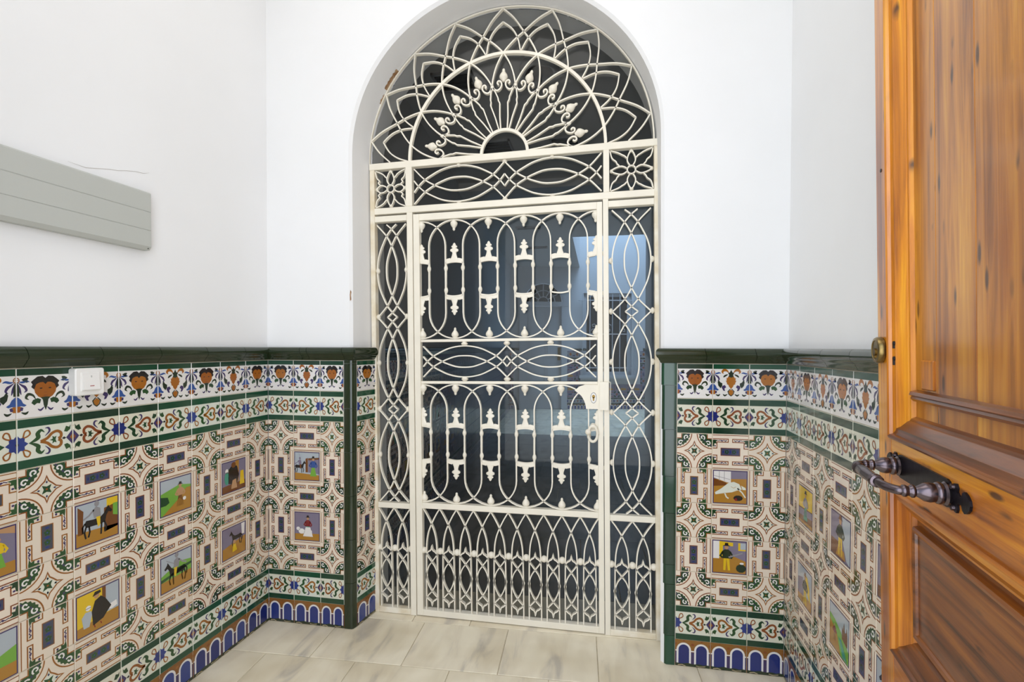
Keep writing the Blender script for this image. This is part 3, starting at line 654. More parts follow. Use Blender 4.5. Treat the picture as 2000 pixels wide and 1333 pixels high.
# back wall, left of the gate
uB, nB = Vector((1, 0, 0)), Vector((0, -1, 0)); oB = Vector((XL, YB, 0))
bed(WB, oB, uB, nB, 0, .378)
xs = [0, .131, .266, .383]
for i in range(3): column(WB, oB, uB, nB, xs[i], xs[i+1]-xs[i], i+1, (5, 6), 0, 1)
moulding(WB, oB, uB, nB, [(0, .181), (.181, .215), (.215, .389), (.389, .427)], mi1=1)
# left jamb tiles
uJ = Vector((.19, 1, 0)).normalized(); nJ = Vector((uJ.y, -uJ.x, 0)); oJ = Vector((-1.0895, YB+.026, 0))
JB = .153
bed(WB, oJ, uJ, nJ, 0, JB)
column(WB, oJ, uJ, nJ, .0, .150, 1, None, 0, 1)
moulding(WB, Vector((-1.0955, YB, 0)), uJ, nJ, [(.0, .152)], mi0=-1)
# right of the gate
oB2 = Vector((.313, YB, 0)); bed(WB, oB2, uB, nB, 0, XR-.313)
wR3 = (XR-.313)/3
for i in range(3): column(WB, oB2, uB, nB, wR3*i, wR3, i+1, (7, 8), 1, 1)
moulding(WB, Vector((.253, YB, 0)), uB, nB, [(0, .165), (.165, .35), (.35, .4685)], mi0=-1)
# right jamb (faces away from the photograph's camera)
uJ2 = Vector((-.07, -1, 0)).normalized(); nJ2 = Vector((uJ2.y, -uJ2.x, 0)); oJ2 = Vector((.280, 2.232, 0))
bed(WB, oJ2, uJ2, nJ2, 0, .14); column(WB, oJ2, uJ2, nJ2, 0, .14, 1, None, 0, 1); moulding(WB, oJ2, uJ2, nJ2, [(0, .168)], mi1=1)
# green corner trims: quarter round pieces stacked up the edge
def trims(x0, x1, yfr, side, cuts, mats_):
    for (z0, z1) in zip(cuts, cuts[1:]):
        P = []
        if side == 'L':      # front face from x0 to x1, rounded to the jamb on the right
            P = [(x0, yfr+.010), (x0, yfr), (x1-.012, yfr-.001), (x1+.004, yfr+.001), (x1+.010, yfr+.006), (x1+.0165, yfr+.026), (x1+.004, yfr+.030), (x1-.012, yfr+.014)]
        else:
            xa = x0-.015*z0; P = [(x1, yfr+.010), (x1, yfr), (xa+.010, yfr-.001), (xa+.003, yfr+.003), (xa, yfr+.010), (xa+.002, yfr+.034), (xa+.012, yfr+.036), (xa+.014, yfr+.014)]
        mb = MB(); mb.frustum([(x, y, z0+.0008) for x, y in P], [(x, y, z1-.0008) for x, y in P])
        obj('corner_trim_tile', smooth(fixn(mb.mesh('corner_trim', [GL['strip' if side == 'R' else 'trim']])), 50), WB)
trims(-1.138, -1.106, YB, 'L', [0, .21, .41, .61, .81, 1.01, 1.215, 1.230], 0)
trims(.270, .311, YB, 'R', [0, .12, .33, .41, .62, .77, .96, 1.14, 1.230], 0)

# ------------------------------------------------------------------ floor of marble slabs
FA = math.atan(.04)
mb = MB(); mb.box((-2.2, -1.2, -.06), (1.3, 7.6, -.004)); FLO = struct('floor', mb.mesh('floor', ['grout']))
def slab(parent, x0, x1, y0, y1, mt='marble'):
    w_, d_ = x1-x0-.003, y1-y0-.003; mb = MB(); e = .0015
    a = [(-w_/2, -d_/2), (w_/2, -d_/2), (w_/2, d_/2), (-w_/2, d_/2)]
    b = [(-w_/2+e, -d_/2+e), (w_/2-e, -d_/2+e), (w_/2-e, d_/2-e), (-w_/2+e, d_/2-e)]
    mb.add([(x, y, -.018) for x, y in a]+[(x, y, -.0012) for x, y in a]+[(x, y, 0) for x, y in b],
           [(8, 9, 10, 11)]+[(i, (i+1) % 4, 4+(i+1) % 4, 4+i) for i in range(4)]+[(4+i, 4+(i+1) % 4, 8+(i+1) % 4, 8+i) for i in range(4)])
    cx, cy = (x0+x1)/2, (y0+y1)/2; ca, sa = math.cos(FA), math.sin(FA)
    ox, oy = -.586, 1.869
    X, Y = ox+(cx-ox)*ca-(cy-oy)*sa, oy+(cx-ox)*sa+(cy-oy)*ca
    obj('marble_slab', mb.mesh('marble_slab', [mt]), parent, (X, Y, random.uniform(-.0005, 0)), (0, 0, FA))
S = .396
rows = [(1.869-S*(k+1), 1.869-S*k, 0 if k % 2 == 0 else 1) for k in range(4)] + [(1.869, 2.185, 1)]
for y0, y1, ph in rows:
    for k in range(-3, 4):
        x = (-.579 if ph == 0 else -.386)+S*k
        if x+S > -1.62 and x < .82: slab(FLO, x, x+S, y0, y1)
for k in range(3):                                     # narrow threshold row under the gate
    xa = [-1.12, -.845, -.57, .30]; slab(FLO, xa[k], xa[k+1], 2.185, 2.50)
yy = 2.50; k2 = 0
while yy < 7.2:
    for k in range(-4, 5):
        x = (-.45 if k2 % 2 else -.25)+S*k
        if x+S > -1.75 and x < 1.1: slab(FLO, x, x+S, yy, yy+S, 'dimmed_marble')
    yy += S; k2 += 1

# ------------------------------------------------------------------ hallway and patio beyond the gate
CH2 = 2.98
def xl(y): return -1.06-.075*y
def xr(y): return 1.25-.075*y
def yf(x): return 10.45+.2*x
mb = MB()
def quadwall(mb, a, b, z0, z1, th):
    a, b = Vector((*a, 0)), Vector((*b, 0)); d = (b-a).normalized(); n = Vector((d.y, -d.x, 0))*th
    mb.frustum([(p.x, p.y, z0) for p in (a, b, b+n, a+n)], [(p.x, p.y, z1) for p in (a, b, b+n, a+n)])
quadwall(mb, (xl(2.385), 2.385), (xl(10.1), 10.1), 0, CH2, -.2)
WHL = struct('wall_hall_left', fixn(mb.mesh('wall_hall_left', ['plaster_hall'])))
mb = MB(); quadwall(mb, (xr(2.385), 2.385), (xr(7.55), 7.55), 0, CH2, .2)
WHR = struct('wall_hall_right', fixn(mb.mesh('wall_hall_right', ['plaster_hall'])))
mb = MB(); quadwall(mb, (1.35, 7.4), (1.35, 10.9), 0, 6.4, .2); quadwall(mb, (xr(7.55)+.1, 7.45), (1.5, 7.45), 0, 6.4, .12); struct('wall_patio_right', fixn(mb.mesh('wall_patio_right', ['plaster_hall'])))
# far wall, with real openings for the door and the window
DX, WX0, WX1, WZ0, WZ1 = -1.14, -.31, .68, .72, 2.44
def farpt(x, d=0): return Vector((x, yf(x), 0))+Vector((.196, -.98, 0))*d
mb = MB()
def fw_(x0, x1, z0, z1, t=.25):
    a, b = farpt(x0), farpt(x1); n = Vector((-.196, .98, 0))*t
    mb.frustum([(p.x, p.y, z0) for p in (a, b, b+n, a+n)], [(p.x, p.y, z1) for p in (a, b, b+n, a+n)])
fw_(-2.4, DX-.39, 0, 6.4); fw_(DX+.39, WX0, 0, 6.4); fw_(WX1, 1.6, 0, 6.4); fw_(WX0, WX1, 0, WZ0); fw_(WX0, WX1, WZ1, 6.4); fw_(DX-.39, DX+.39, 2.65, 6.4)
# spandrel over the fanlight
for i in range(12):
    a0, a1 = PI-PI*i/12, PI-PI*(i+1)/12; p0, p1 = farpt(DX+.39*math.cos(a0)), farpt(DX+.39*math.cos(a1)); n = Vector((-.196, .98, 0))*.25
    z0, z1 = 2.25+.39*math.sin(a0), 2.25+.39*math.sin(a1)
    mb.add([(p0.x, p0.y, z0), (p1.x, p1.y, z1), (p1.x, p1.y, 2.66), (p0.x, p0.y, 2.66), (p0.x+n.x, p0.y+n.y, z0), (p1.x+n.x, p1.y+n.y, z1)], [(0, 1, 2, 3), (0, 4, 5, 1)])
WF = struct('wall_far', mb.mesh('wall_far', ['plaster_hall']))
# patio: light well above its right-hand half
PX0, PY0 = -.40, 7.55
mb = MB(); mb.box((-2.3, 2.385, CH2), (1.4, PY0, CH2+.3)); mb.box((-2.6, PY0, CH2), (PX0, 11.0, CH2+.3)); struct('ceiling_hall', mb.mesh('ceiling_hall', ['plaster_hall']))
mb = MB(); mb.box((PX0-.2, PY0-.1, CH2+.3), (PX0, 11.0, 6.4)); struct('wall_patio_left', mb.mesh('wall_patio_left', ['plaster_hall']))
mb = MB(); mb.box((PX0, PY0-.2, CH2+.3), (1.6, PY0, 6.4)); struct('wall_patio_near', mb.mesh('wall_patio_near', ['plaster_hall']))
mb = MB(); mb.box((-2.4, 7.6, -.06), (1.8, 11.2, -.004)); FP = struct('floor_patio', mb.mesh('floor_patio', ['grout']))
yy = 7.25
while yy < 10.3:
    for k in range(-5, 5):
        x = -.3+.5*k
        if x+.5 > -1.9 and x < 1.35 and yy < yf(x)-.1: slab(FP, x, x+.5, yy, yy+.5)
    yy += .5
mb = MB(); mb.box((-2.2, 4.9, CH2-.09), (1.2, 5.25, CH2-.001)); struct('trim_ceiling_beam', mb.mesh('beam', ['plaster_hall']))

# tiled dado of the hall: nearest columns tile by tile, the rest joined (too small to pick apart)
uH = Vector((-.075, 1, 0)).normalized(); nH = Vector((uH.y, -uH.x, 0)); oH = Vector((xl(2.42), 2.42, 0))+nH*.009
PH = [(3, 6), (11, 0), (2, 9), (10, 5), (4, 8), (1, 12)]
for i in range(12): column(WHL, oH, uH, nH, T*i, T, i+1, PH[i//2], 0, 1)
def joined(name, parent, origin, ux, un, spans):
    FT = {k: far_tile(k) for k in ('star', 'cart', 'pict', 'band', 'frieze')}; FT['arc'] = far_arcade(); V = []; Fc = []; Mi = []; cols = []
    ux, un, o = Vector(ux), Vector(un), Vector(origin)
    def put(t, a, z, turn=False):
        off = len(V)
        for x, y, h in t.v:
            if turn: x, y = -y, x
            p = o+ux*(a+x*T)+un*(h*T); V.append((p.x, p.y, z+y*T))
        Fc.extend(tuple(i+off for i in f) for f in t.f)
        for q in t.m:
            c = t.cols[q]
            if c not in cols: cols.append(c)
            Mi.append(cols.index(c))
    for (a, i, zmax) in spans:
        put(FT['arc'], a, Z_B0/2)
        L = [(FT['band'], Z_B0+T/2, False)]
        for rI in range(5): L.append((FT[('cart' if i % 2 == 0 else 'star') if rI % 2 == 0 else ('pict' if i % 2 == 0 else 'cart')], Z_P0+T*(rI+.5), rI % 2 == 1 and i % 2 == 1))
        L += [(FT['band'], .948+T/2, False), (FT['frieze'], 1.088+T/2, False)]
        for t, z, tr in L:
            if z+T/2 < zmax: put(t, a, z, tr)
    me = bpy.data.meshes.new(name); me.from_pydata(V, [], Fc)
    for c in cols: me.materials.append(GL[c])
    me.polygons.foreach_set('material_index', Mi); me.update()
    q = obj(name, me, parent); q['kind'] = 'stuff'; return q
joined('dado_tiling', WHL, oH, uH, nH, [(T*(i+.5), i+1, 9) for i in range(12, 55)])
moulding(WHL, oH, uH, nH, [(.25*k, .25*(k+1)) for k in range(30)])
uF = Vector((.98, .196, 0)); nF = Vector((.196, -.98, 0)); oF = farpt(-2.0, .009)
sp = []
for i in range(24):
    a = .05+T*i; x = -2.0+.98*a
    if DX-.56 < x < DX+.56: continue
    sp.append((a, i, .66 if WX0-.12 < x < WX1+.12 else 9))
joined('dado_tiling', WF, oF, uF, nF, sp)
for a0, a1 in ((0, .42), (1.5, 1.78), (2.98, 3.1)): moulding(WF, oF, uF, nF, [(a0, a1)])

# far door with fanlight
def fr(x, d, z): p = farpt(x, d); return (p.x, p.y, z)
def fbox(mb, x0, x1, d0, d1, z0, z1, mi=0):
    mb.frustum([fr(x0, d0, z0), fr(x1, d0, z0), fr(x1, d1, z0), fr(x0, d1, z0)], [fr(x0, d0, z1), fr(x1, d0, z1), fr(x1, d1, z1), fr(x0, d1, z1)], mi)
mb = MB(); fbox(mb, DX-.37, DX+.37, -.08, -.04, 0, 2.16)
D2 = struct('door_2', fixn(mb.mesh('door_2', ['hall_paint'])))
mb = MB(); fbox(mb, DX-.49, DX-.37, -.03, .05, 0, 2.24); fbox(mb, DX+.37, DX+.49, -.03, .05, 0, 2.24); fbox(mb, DX-.50, DX+.50, -.03, .06, 2.16, 2.25)
obj('door_frame', fixn(mb.mesh('door_frame', ['hall_paint'])), D2)
for x0, x1 in ((DX-.31, DX-.04), (DX+.04, DX+.31)):
    for z0, z1 in ((.2, .95), (1.1, 2.05)):
        mb = MB(); fbox(mb, x0, x1, -.05, -.025, z0, z1); fbox(mb, x0+.05, x1-.05, -.03, -.012, z0+.06, z1-.06); obj('door_panel', fixn(mb.mesh('door_panel', ['hall_paint'])), D2)
mb = MB(); fbox(mb, DX+.30, DX+.36, -.04, -.02, 1.03, 1.30); tube(mb, [fr(DX+.335, -.02, 1.12), fr(DX+.335, .04, 1.12), fr(DX+.25, .04, 1.12)], .01); obj('door_handle', fixn(mb.mesh('handle', ['brass'])), D2)
mb = MB(); P = [fr(DX+.38*math.cos(PI*i/24), -.06, 2.25+.38*math.sin(PI*i/24)) for i in range(25)]; Q = [fr(DX+.38*math.cos(PI*i/24), -.07, 2.25+.38*math.sin(PI*i/24)) for i in range(25)]
mb.frustum(P, Q); fl = obj('fanlight', fixn(mb.mesh('fanlight', ['green_glass'])), D2)
def fbar(mb, pts, wd, d0=-.055, d1=-.03):
    V = [Vector(p) for p in pts]; n = len(V); L = []
    for i in range(n):
        t_ = (V[min(i+1, n-1)]-V[max(i-1, 0)]).normalized(); nn = Vector((-t_.y, t_.x))*wd/2; L.append((V[i]+nn, V[i]-nn))
    for (a, b), (c_, e_) in zip(L, L[1:]):
        mb.frustum([fr(a.x, d0, a.y), fr(b.x, d0, b.y), fr(e_.x, d0, e_.y), fr(c_.x, d0, c_.y)], [fr(a.x, d1, a.y), fr(b.x, d1, b.y), fr(e_.x, d1, e_.y), fr(c_.x, d1, c_.y)])
for a in (30, 60, 90, 120, 150):
    mb = MB(); c_, s_ = math.cos(math.radians(a)), math.sin(math.radians(a)); fbar(mb, [(DX+.12*c_, 2.25+.12*s_), (DX+.38*c_, 2.25+.38*s_)], .017); obj('glazing_bar', fixn(mb.mesh('bar', ['hall_paint'])), fl)
for rr in (.11, .24):
    mb = MB(); fbar(mb, [(DX+rr*math.cos(PI*i/16), 2.25+rr*math.sin(PI*i/16)) for i in range(17)], .017); obj('glazing_bar', fixn(mb.mesh('bar', ['hall_paint'])), fl)
mb = MB(); fbar(mb, [(DX+.45*math.cos(PI*i/24), 2.25+.45*math.sin(PI*i/24)) for i in range(25)], .13, -.02, .04); obj('arch_moulding', fixn(mb.mesh('arch', ['hall_paint'])), D2)

# barred window on the patio
mb = MB()
for a, b, c_, e_ in ((WX0, WX0+.07, WZ0, WZ1), (WX1-.07, WX1, WZ0, WZ1), (WX0, WX1, WZ0, WZ0+.07), (WX0, WX1, WZ1-.07, WZ1), ((WX0+WX1)/2-.04, (WX0+WX1)/2+.04, WZ0, WZ1)): fbox(mb, a, b, -.12, -.06, c_, e_)
W1 = struct('window_1', fixn(mb.mesh('window_frame', ['hall_paint'])))
for x0, x1 in ((WX0+.06, .15), (.22, WX1-.06)): mb = MB(); fbox(mb, x0, x1, -.10, -.095, WZ0+.06, WZ1-.06); obj('pane', fixn(mb.mesh('pane', ['far_glass'])), W1)
mb = MB(); fbox(mb, WX0-.1, WX1+.1, -.02, .1, WZ0-.06, WZ0); obj('window_sill', fixn(mb.mesh('sill', ['hall_paint'])), W1)
GR = root('window_grille', 'pale iron bars with small scrolls over the far patio window', 'grille', farpt(WX0, .1)+Vector((0, 0, WZ0)))
gl_ = GR.location.copy()
def gpart(name, mb, par=None): 
    me = fixn(mb.mesh(name, ['hall_paint'])); me.transform(Matrix.Translation(-gl_)); return obj(name, me, par or GR)
nb = 8
for i in range(nb):
    x = WX0-.04+(WX1-WX0+.08)*i/(nb-1); mb = MB(); tube(mb, [fr(x, .1, WZ0), fr(x, .1, WZ1-.03)], .009, 6); gpart('bar', mb)
for z in (WZ0+.16, (WZ0+WZ1)/2, WZ1-.16): mb = MB(); fbox(mb, WX0-.12, WX1+.12, .085, .115, z-.01, z+.01); gpart('crossbar', mb)
for i in (1, 3, 5):
    x = WX0-.04+(WX1-WX0+.08)*(i+.5)/(nb-1); mb = MB()
    for sg in (1, -1): tube(mb, [fr(x+.05*(1-k/10)*math.cos(k*.7)*sg, .1, (WZ0+WZ1)/2+.12+sg*.05+.05*(1-k/10)*math.sin(k*.7)) for k in range(10)], .006, 5)
    gpart('scroll', mb)
# ceiling fixtures of the hall
def fixture(name, label, cat, x, y, sx, sy, rnd=False, z=CH2, group=None):
    q = root(name, label, cat, (x, y, z), group)
    if rnd:
        mb = MB(); lathe(mb, [(sx, 0), (sx, -.02), (sx*.8, -.045), (sx*.74, -.045)], 24); obj('rim', smooth(mb.mesh('rim', ['fixture_rim'])), q)
        mb = MB(); lathe(mb, [(sx*.72, -.03), (sx*.7, -.05), (sx*.4, -.07), (.01, -.075)], 24); obj('diffuser', smooth(mb.mesh('diffuser', ['fixture'])), q)
    else:
        mb = MB()
        for a, b in (((-sx, -sy), (sx, -sy+.015)), ((-sx, sy-.015), (sx, sy)), ((-sx, -sy), (-sx+.015, sy)), ((sx-.015, -sy), (sx, sy))): mb.box((a[0], a[1], -.018), (b[0], b[1], 0))
        obj('frame', mb.mesh('frame', ['fixture_rim']), q)
        mb = MB(); mb.box((-sx+.012, -sy+.012, -.008), (sx-.012, sy-.012, -.001)); obj('louvre_panel', mb.mesh('panel', ['fixture']), q)
        for k in range(4): mb = MB(); y_ = -sy+.02+(2*sy-.04)*(k+.5)/4; mb.box((-sx+.014, y_-.006, -.015), (sx-.014, y_+.004, -.008)); obj('slat', mb.mesh('slat', ['fixture']), q)
fixture('ceiling_light', 'round dark unlit ceiling light behind the fan of the arch', 'light', -.36, 2.95, .12, .12, True)
fixture('ceiling_vent', 'nearest square ceiling vent, left of the round light', 'vent', -.90, 3.02, .13, .11)
fixture('ceiling_vent', 'ceiling vent seen through the half ring at the middle of the fan', 'vent', -.87, 4.05, .15, .13)
fixture('ceiling_vent', 'ceiling vent seen left of the beam end, behind the lower right of the fan', 'vent', -.28, 4.03, .12, .09)
fixture('ceiling_vent', 'dark ceiling slot seen through the transom panel', 'vent', -.55, 5.8, .16, .05)
fixture('ceiling_vent', 'nearer of the two small ceiling slots above the far door', 'vent', -.98, 6.85, .17, .06)
fixture('ceiling_vent', 'farther of the two small ceiling slots above the far door', 'vent', -1.02, 8.2, .17, .06)

# ------------------------------------------------------------------ ironwork
YG = 2.238
def GW(u, w): x = u-.0115*w; return (x, w*(1+.0105*(x+.4)))
def bar(parent, name, pts, wd=.0056, dp=.015, y=YG, closed=False, pm='iron_paint', warp=True, scaled=None):
    """flat bar: rectangular section swept along a path in the plane of the gate"""
    V = [Vector(GW(*p)) if warp else Vector(p) for p in pts]
    o = [V[0]]
    for p in V[1:]:
        if (p-o[-1]).length > 1e-4: o.append(p)
    V = o; n = len(V)
    if closed and (V[0]-V[-1]).length < 1e-4: V.pop(); n -= 1
    L = []; R = []
    for i in range(n):
        a = V[i-1] if (i > 0 or closed) else V[i]; b = V[(i+1) % n] if (i < n-1 or closed) else V[i]
        d1 = (V[i]-a).normalized() if (V[i]-a).length > 1e-9 else (b-V[i]).normalized(); d2_ = (b-V[i]).normalized() if (b-V[i]).length > 1e-9 else d1
        n1 = Vector((-d1.y, d1.x)); n2 = Vector((-d2_.y, d2_.x)); mm = n1+n2; mm = mm.normalized() if mm.length > 1e-6 else n1
        k = min(1/max(mm.dot(n1), .4), 2)*wd/2; L.append(V[i]+mm*k); R.append(V[i]-mm*k)
    vs = []
    for i in range(n):
        vs += [(L[i].x, y-dp/2, L[i].y), (R[i].x, y-dp/2, R[i].y), (R[i].x, y+dp/2, R[i].y), (L[i].x, y+dp/2, L[i].y)]
    fs = []
    for i in range(n if closed else n-1):
        j = (i+1) % n
        for k in range(4): fs.append((i*4+k, i*4+(k+1) % 4, j*4+(k+1) % 4, j*4+k))
    if not closed: fs += [(0, 3, 2, 1), ((n-1)*4, (n-1)*4+1, (n-1)*4+2, (n-1)*4+3)]
    mb = MB(); mb.add([(a-parent.location.x, b-parent.location.y, c_-parent.location.z) for a, b, c_ in vs], fs)
    return obj(name, fixn(mb.mesh(name, [pm])), parent)
def rect(parent, name, u0, u1, w0, w1, dp=.03, y=YG, pm='iron_paint'):
    mb = MB(); c_ = [GW(u0, w0), GW(u1, w0), GW(u1, w1), GW(u0, w1)]; e = .0018; k = [GW(u0+e, w0+e), GW(u1-e, w0+e), GW(u1-e, w1-e), GW(u0+e, w1-e)]
    lx, ly, lz = parent.location
    P = lambda Q, yy: [(x-lx, yy-ly, z-lz) for x, z in Q]
    mb.add(P(k, y-dp/2)+P(c_, y-dp/2+e)+P(c_, y+dp/2), [(0, 1, 2, 3)]+[(i+4, (i+1) % 4+4, (i+1) % 4, i) for i in range(4)]+[(i+8, (i+1) % 4+8, (i+1) % 4+4, i+4) for i in range(4)]+[(11, 10, 9, 8)])
    return obj(name, fixn(mb.mesh(name, [pm])), parent)
def inst(parent, name, me, u, w, rot=0, s=1, y=YG, warp=True, sx=None):
    x, z = GW(u, w) if warp else (u, w)
    o = obj(name, me, parent, (x-parent.location.x, y-parent.location.y, z-parent.location.z), (0, rot, 0)); o.scale = ((sx or 1)*s, s, s); return o
# shared ornaments: origin at the root, growing up +Z
def flat_profile(half, y=.006, extra=None):
    """cast ornament: symmetric outline with a raised middle"""
    P = [(x, z) for x, z in half]; full = P+[(-x, z) for x, z in P[::-1] if abs(x) > 1e-6]
    n = len(full); mb = MB(); c_ = [(x*.55, z) for x, z in full]
    cy = sum(z for x, z in full)/n; c_ = [(x*.55, cy+(z-cy)*.88) for x, z in full]
    mb.add([(x, -y*.5, z) for x, z in full]+[(x, -y, z) for x, z in c_]+[(x, y*.5, z) for x, z in full]+[(x, y, z) for x, z in c_], [])
    mb.f += [(i, (i+1) % n, n+(i+1) % n, n+i) for i in range(n)]+[(2*n+i, 3*n+i, 3*n+(i+1) % n, 2*n+(i+1) % n) for i in range(n)]+[(i, 2*n+i, 2*n+(i+1) % n, (i+1) % n) for i in range(n)]
    for off, rev in ((n, 0), (3*n, 1)):
        for t in tessellate_polygon([[Vector((x, z, 0)) for x, z in c_]]): mb.f.append(tuple(off+i for i in (t[::-1] if rev else t)))
    mb.m = [0]*len(mb.f); return mb
def crown_mesh():
    h = [(0, 0), (.03, .001), (.037, -.002), (.0415, .006), (.041, .0145), (.0345, .017), (.031, .0095), (.023, .0105), (.016, .019), (.0115, .031), (.009, .042), (.0105, .0475), (.019, .052), (.0195, .060), (.013, .064), (.008, .0665), (.0135, .071), (.0135, .0765), (.007, .0795), (.006, .0865), (0, .092)]
    return smooth(fixn(flat_profile(h).mesh('crown', ['iron_paint'])), 35)
def ball_mesh(r_=.0155): mb = MB(); lathe(mb, [(r_*math.sin(PI*i/8)+1e-5, -r_*math.cos(PI*i/8)) for i in range(9)], 12); return smooth(mb.mesh('ball', ['iron_paint']))
def acorn_mesh(): mb = MB(); lathe(mb, [(.006, 0), (.007, .004), (.0165, .014), (.0175, .020), (.015, .028), (.008, .038), (.0055, .042), (.0065, .046), (.004, .052), (.0005, .054)], 12); return smooth(mb.mesh('acorn', ['iron_paint']))
def knot_mesh(): mb = MB(); lathe(mb, [(.005, -.014), (.008, -.008), (.0095, -.003), (.0095, .003), (.008, .008), (.005, .014)], 10); return smooth(mb.mesh('knot', ['iron_paint']))
def boss_mesh(): mb = MB(); lathe(mb, [(.009, 0), (.011, .003), (.0155, .007), (.0165, .011), (.013, .016), (.006, .020)], 10); return smooth(mb.mesh('boss', ['iron_paint']))
def sknot_mesh(): mb = MB(); lathe(mb, [(.003, -.010), (.0062, -.004), (.0062, .004), (.003, .010)], 8); return smooth(mb.mesh('knot', ['iron_paint']))
M_CR, M_BALL, M_AC, M_KN, M_BO, M_SK = crown_mesh(), ball_mesh(), acorn_mesh(), knot_mesh(), boss_mesh(), sknot_mesh()
OC = [(0, 1), (.2, .955), (.4, .82), (.58, .60), (.76, .33), (.9, 0), (1, -.33)]
IC = [(0, .37), (.2, .33), (.4, .16), (.534, 0), (.76, -.36), (1, -1.0)]
def wave(parent, centre, L, H, nseg, horiz=True, in_f=1, lim=None, start=0):
    """interlaced lens pattern: centre=(u,w) of the first boss, repeats every 2L along the run"""
    def P(s_, o_): return (centre[0]+s_, centre[1]+o_) if horiz else (centre[0]+o_, centre[1]+s_)
    for k in range(nseg):
        s0 = 2*L*k
        for curve, f_ in ((OC, 1), (IC, 1)):
            for sg in (1, -1):
                pts = [(-a*L, b*H*sg*(in_f if curve is IC and b > 0 else 1)) for a, b in curve[::-1]]+[(a*L, b*H*sg*(in_f if curve is IC and b > 0 else 1)) for a, b in curve[1:]]
                sm_ = [(p.x, p.y) for p in crom(pts, 4)]
                if lim: sm_ = [(a, b) for a, b in sm_ if lim[0] <= (centre[0] if horiz else centre[1])+s0+a <= lim[1]]
                bar(parent, 'curved_bar', [P(s0+a, b) for a, b in sm_])
def gothic(parent, u0, p, n, wtop, wbot, wb=.316):
    """row of interlaced pointed arches with ogee fillings and balls"""
    for j in range(n+1): inst(parent, 'ball', M_BALL, u0+p*j, wb)
    k = (wtop-.519)
    for j in range(n):
        c_ = u0+p*(j+.5); q = p/.083
        for sg in (1, -1):
            pts = [(-.5*.083, .519+k), (-.25*.083, .486+k*.6), (0, .446), (.18*.083, .407), (.28*.083, .365), (.32*.083, .315)]
            sm_ = [(p_.x, p_.y) for p_ in crom(pts, 4)]+[(.34*.083, .2), (.345*.083, wbot)]
            bar(parent, 'arch_bar', [(c_+sg*a*q, b) for a, b in sm_], .0055)
            st = [(-.325*.083, .300), (-.2*.083, .285), (0, .263), (.22*.083, .235), (.335*.083, .195), (.22*.083, .155), (0, .122), (-.2*.083, .103), (-.33*.083, .092)]
            bar(parent, 'twist_bar', [(c_+sg*a.x*q, a.y) for a in crom(st, 4)], .0048)
            inst(parent, 'knot', M_SK, c_+sg*.34*.083*q, .195)
        for zz, sg in ((.300, 1), (.092, -1)):
            pts = [(-.325*.083, 0), (-.2*.083, .012), (-.06*.083, .02), (0, .040)]
            L = [(p_.x, p_.y) for p_ in crom(pts, 4)]
            bar(parent, 'ogee_bar', [(c_+a*q, zz+sg*b) for a, b in L]+[(c_-a*q, zz+sg*b) for a, b in L[::-1]][1:], .0052)
def pane(parent, u0, u1, w0, w1, y=YG+.022):
    mb = MB(); c_ = [GW(u0, w0), GW(u1, w0), GW(u1, w1), GW(u0, w1)]; lx, ly, lz = parent.location
    mb.frustum([(x-lx, y-ly, z-lz) for x, z in c_], [(x-lx, y+.004-ly, z-lz) for x, z in c_]); return obj('glass_pane', fixn(mb.mesh('pane', ['smoked_glass'])), parent)

# ---- fixed grille: side panels, transom and fanlight
SCR = root('arched_grille', 'fixed white wrought-iron grille with fan-shaped top, side panels and transom filling the archway', 'grille', (-.40, YG, 0))
for u0, u1 in ((-1.067, -1.044), (.258, .282)): rect(SCR, 'outer_stile', u0, u1, .0, 2.157, .034, pm='iron_paint_worn')
rect(SCR, 'inner_stile', -.882, -.8535, 0, 1.942, .032); rect(SCR, 'inner_stile', .037, .061, 0, 1.942, .032)
rect(SCR, 'transom_post', -.886, -.854, 1.972, 2.16); rect(SCR, 'transom_post', .040, .066, 1.972, 2.16)
rect(SCR, 'fan_rail', -1.070, .283, 2.158, 2.189); rect(SCR, 'transom_rail', -1.067, .282, 1.942, 1.972)
for u0, u1 in ((-1.044, -.882), (.061, .258)):
    rect(SCR, 'panel_rail', u0, u1, 1.905, 1.933); rect(SCR, 'panel_rail', u0, u1, .515, .541); rect(SCR, 'bottom_rail', u0, u1, .001, .028, pm='iron_paint_worn')
    pane(SCR, u0-.01, u1+.01, .02, 1.91); pane(SCR, u0-.01, u1+.01, 1.965, 2.162)
pane(SCR, -.86, .046, 1.965, 2.162)
for uc, H in ((-.9635, .0735), (.160, .0835)):
    # side lens panels, bosses at each widest and narrowest point
    wave(SCR, (uc, .770), .2245, H, 3, horiz=False, lim=(.54, 1.906))
    hw = .079 if uc < 0 else .0965
    for k in range(6):
        z = 1.895-.2245*k
        if k == 0: continue
        for sg in (1, -1): inst(SCR, 'boss', M_BO, uc+sg*(hw+.002), z, -sg*PI/2, .9)
gothic(SCR, -1.048, .0825, 2, .515, .026); gothic(SCR, .066, .0925, 2, .515, .026)
# transom
wave(SCR, (-.6265, 2.0655), .2195, .084, 2, in_f=1, lim=(-.854, .041))
for u in (-.6265, -.407, -.1875):
    inst(SCR, 'boss', M_BO, u, 2.159, PI, .75); inst(SCR, 'boss', M_BO, u, 1.971, 0, .75)
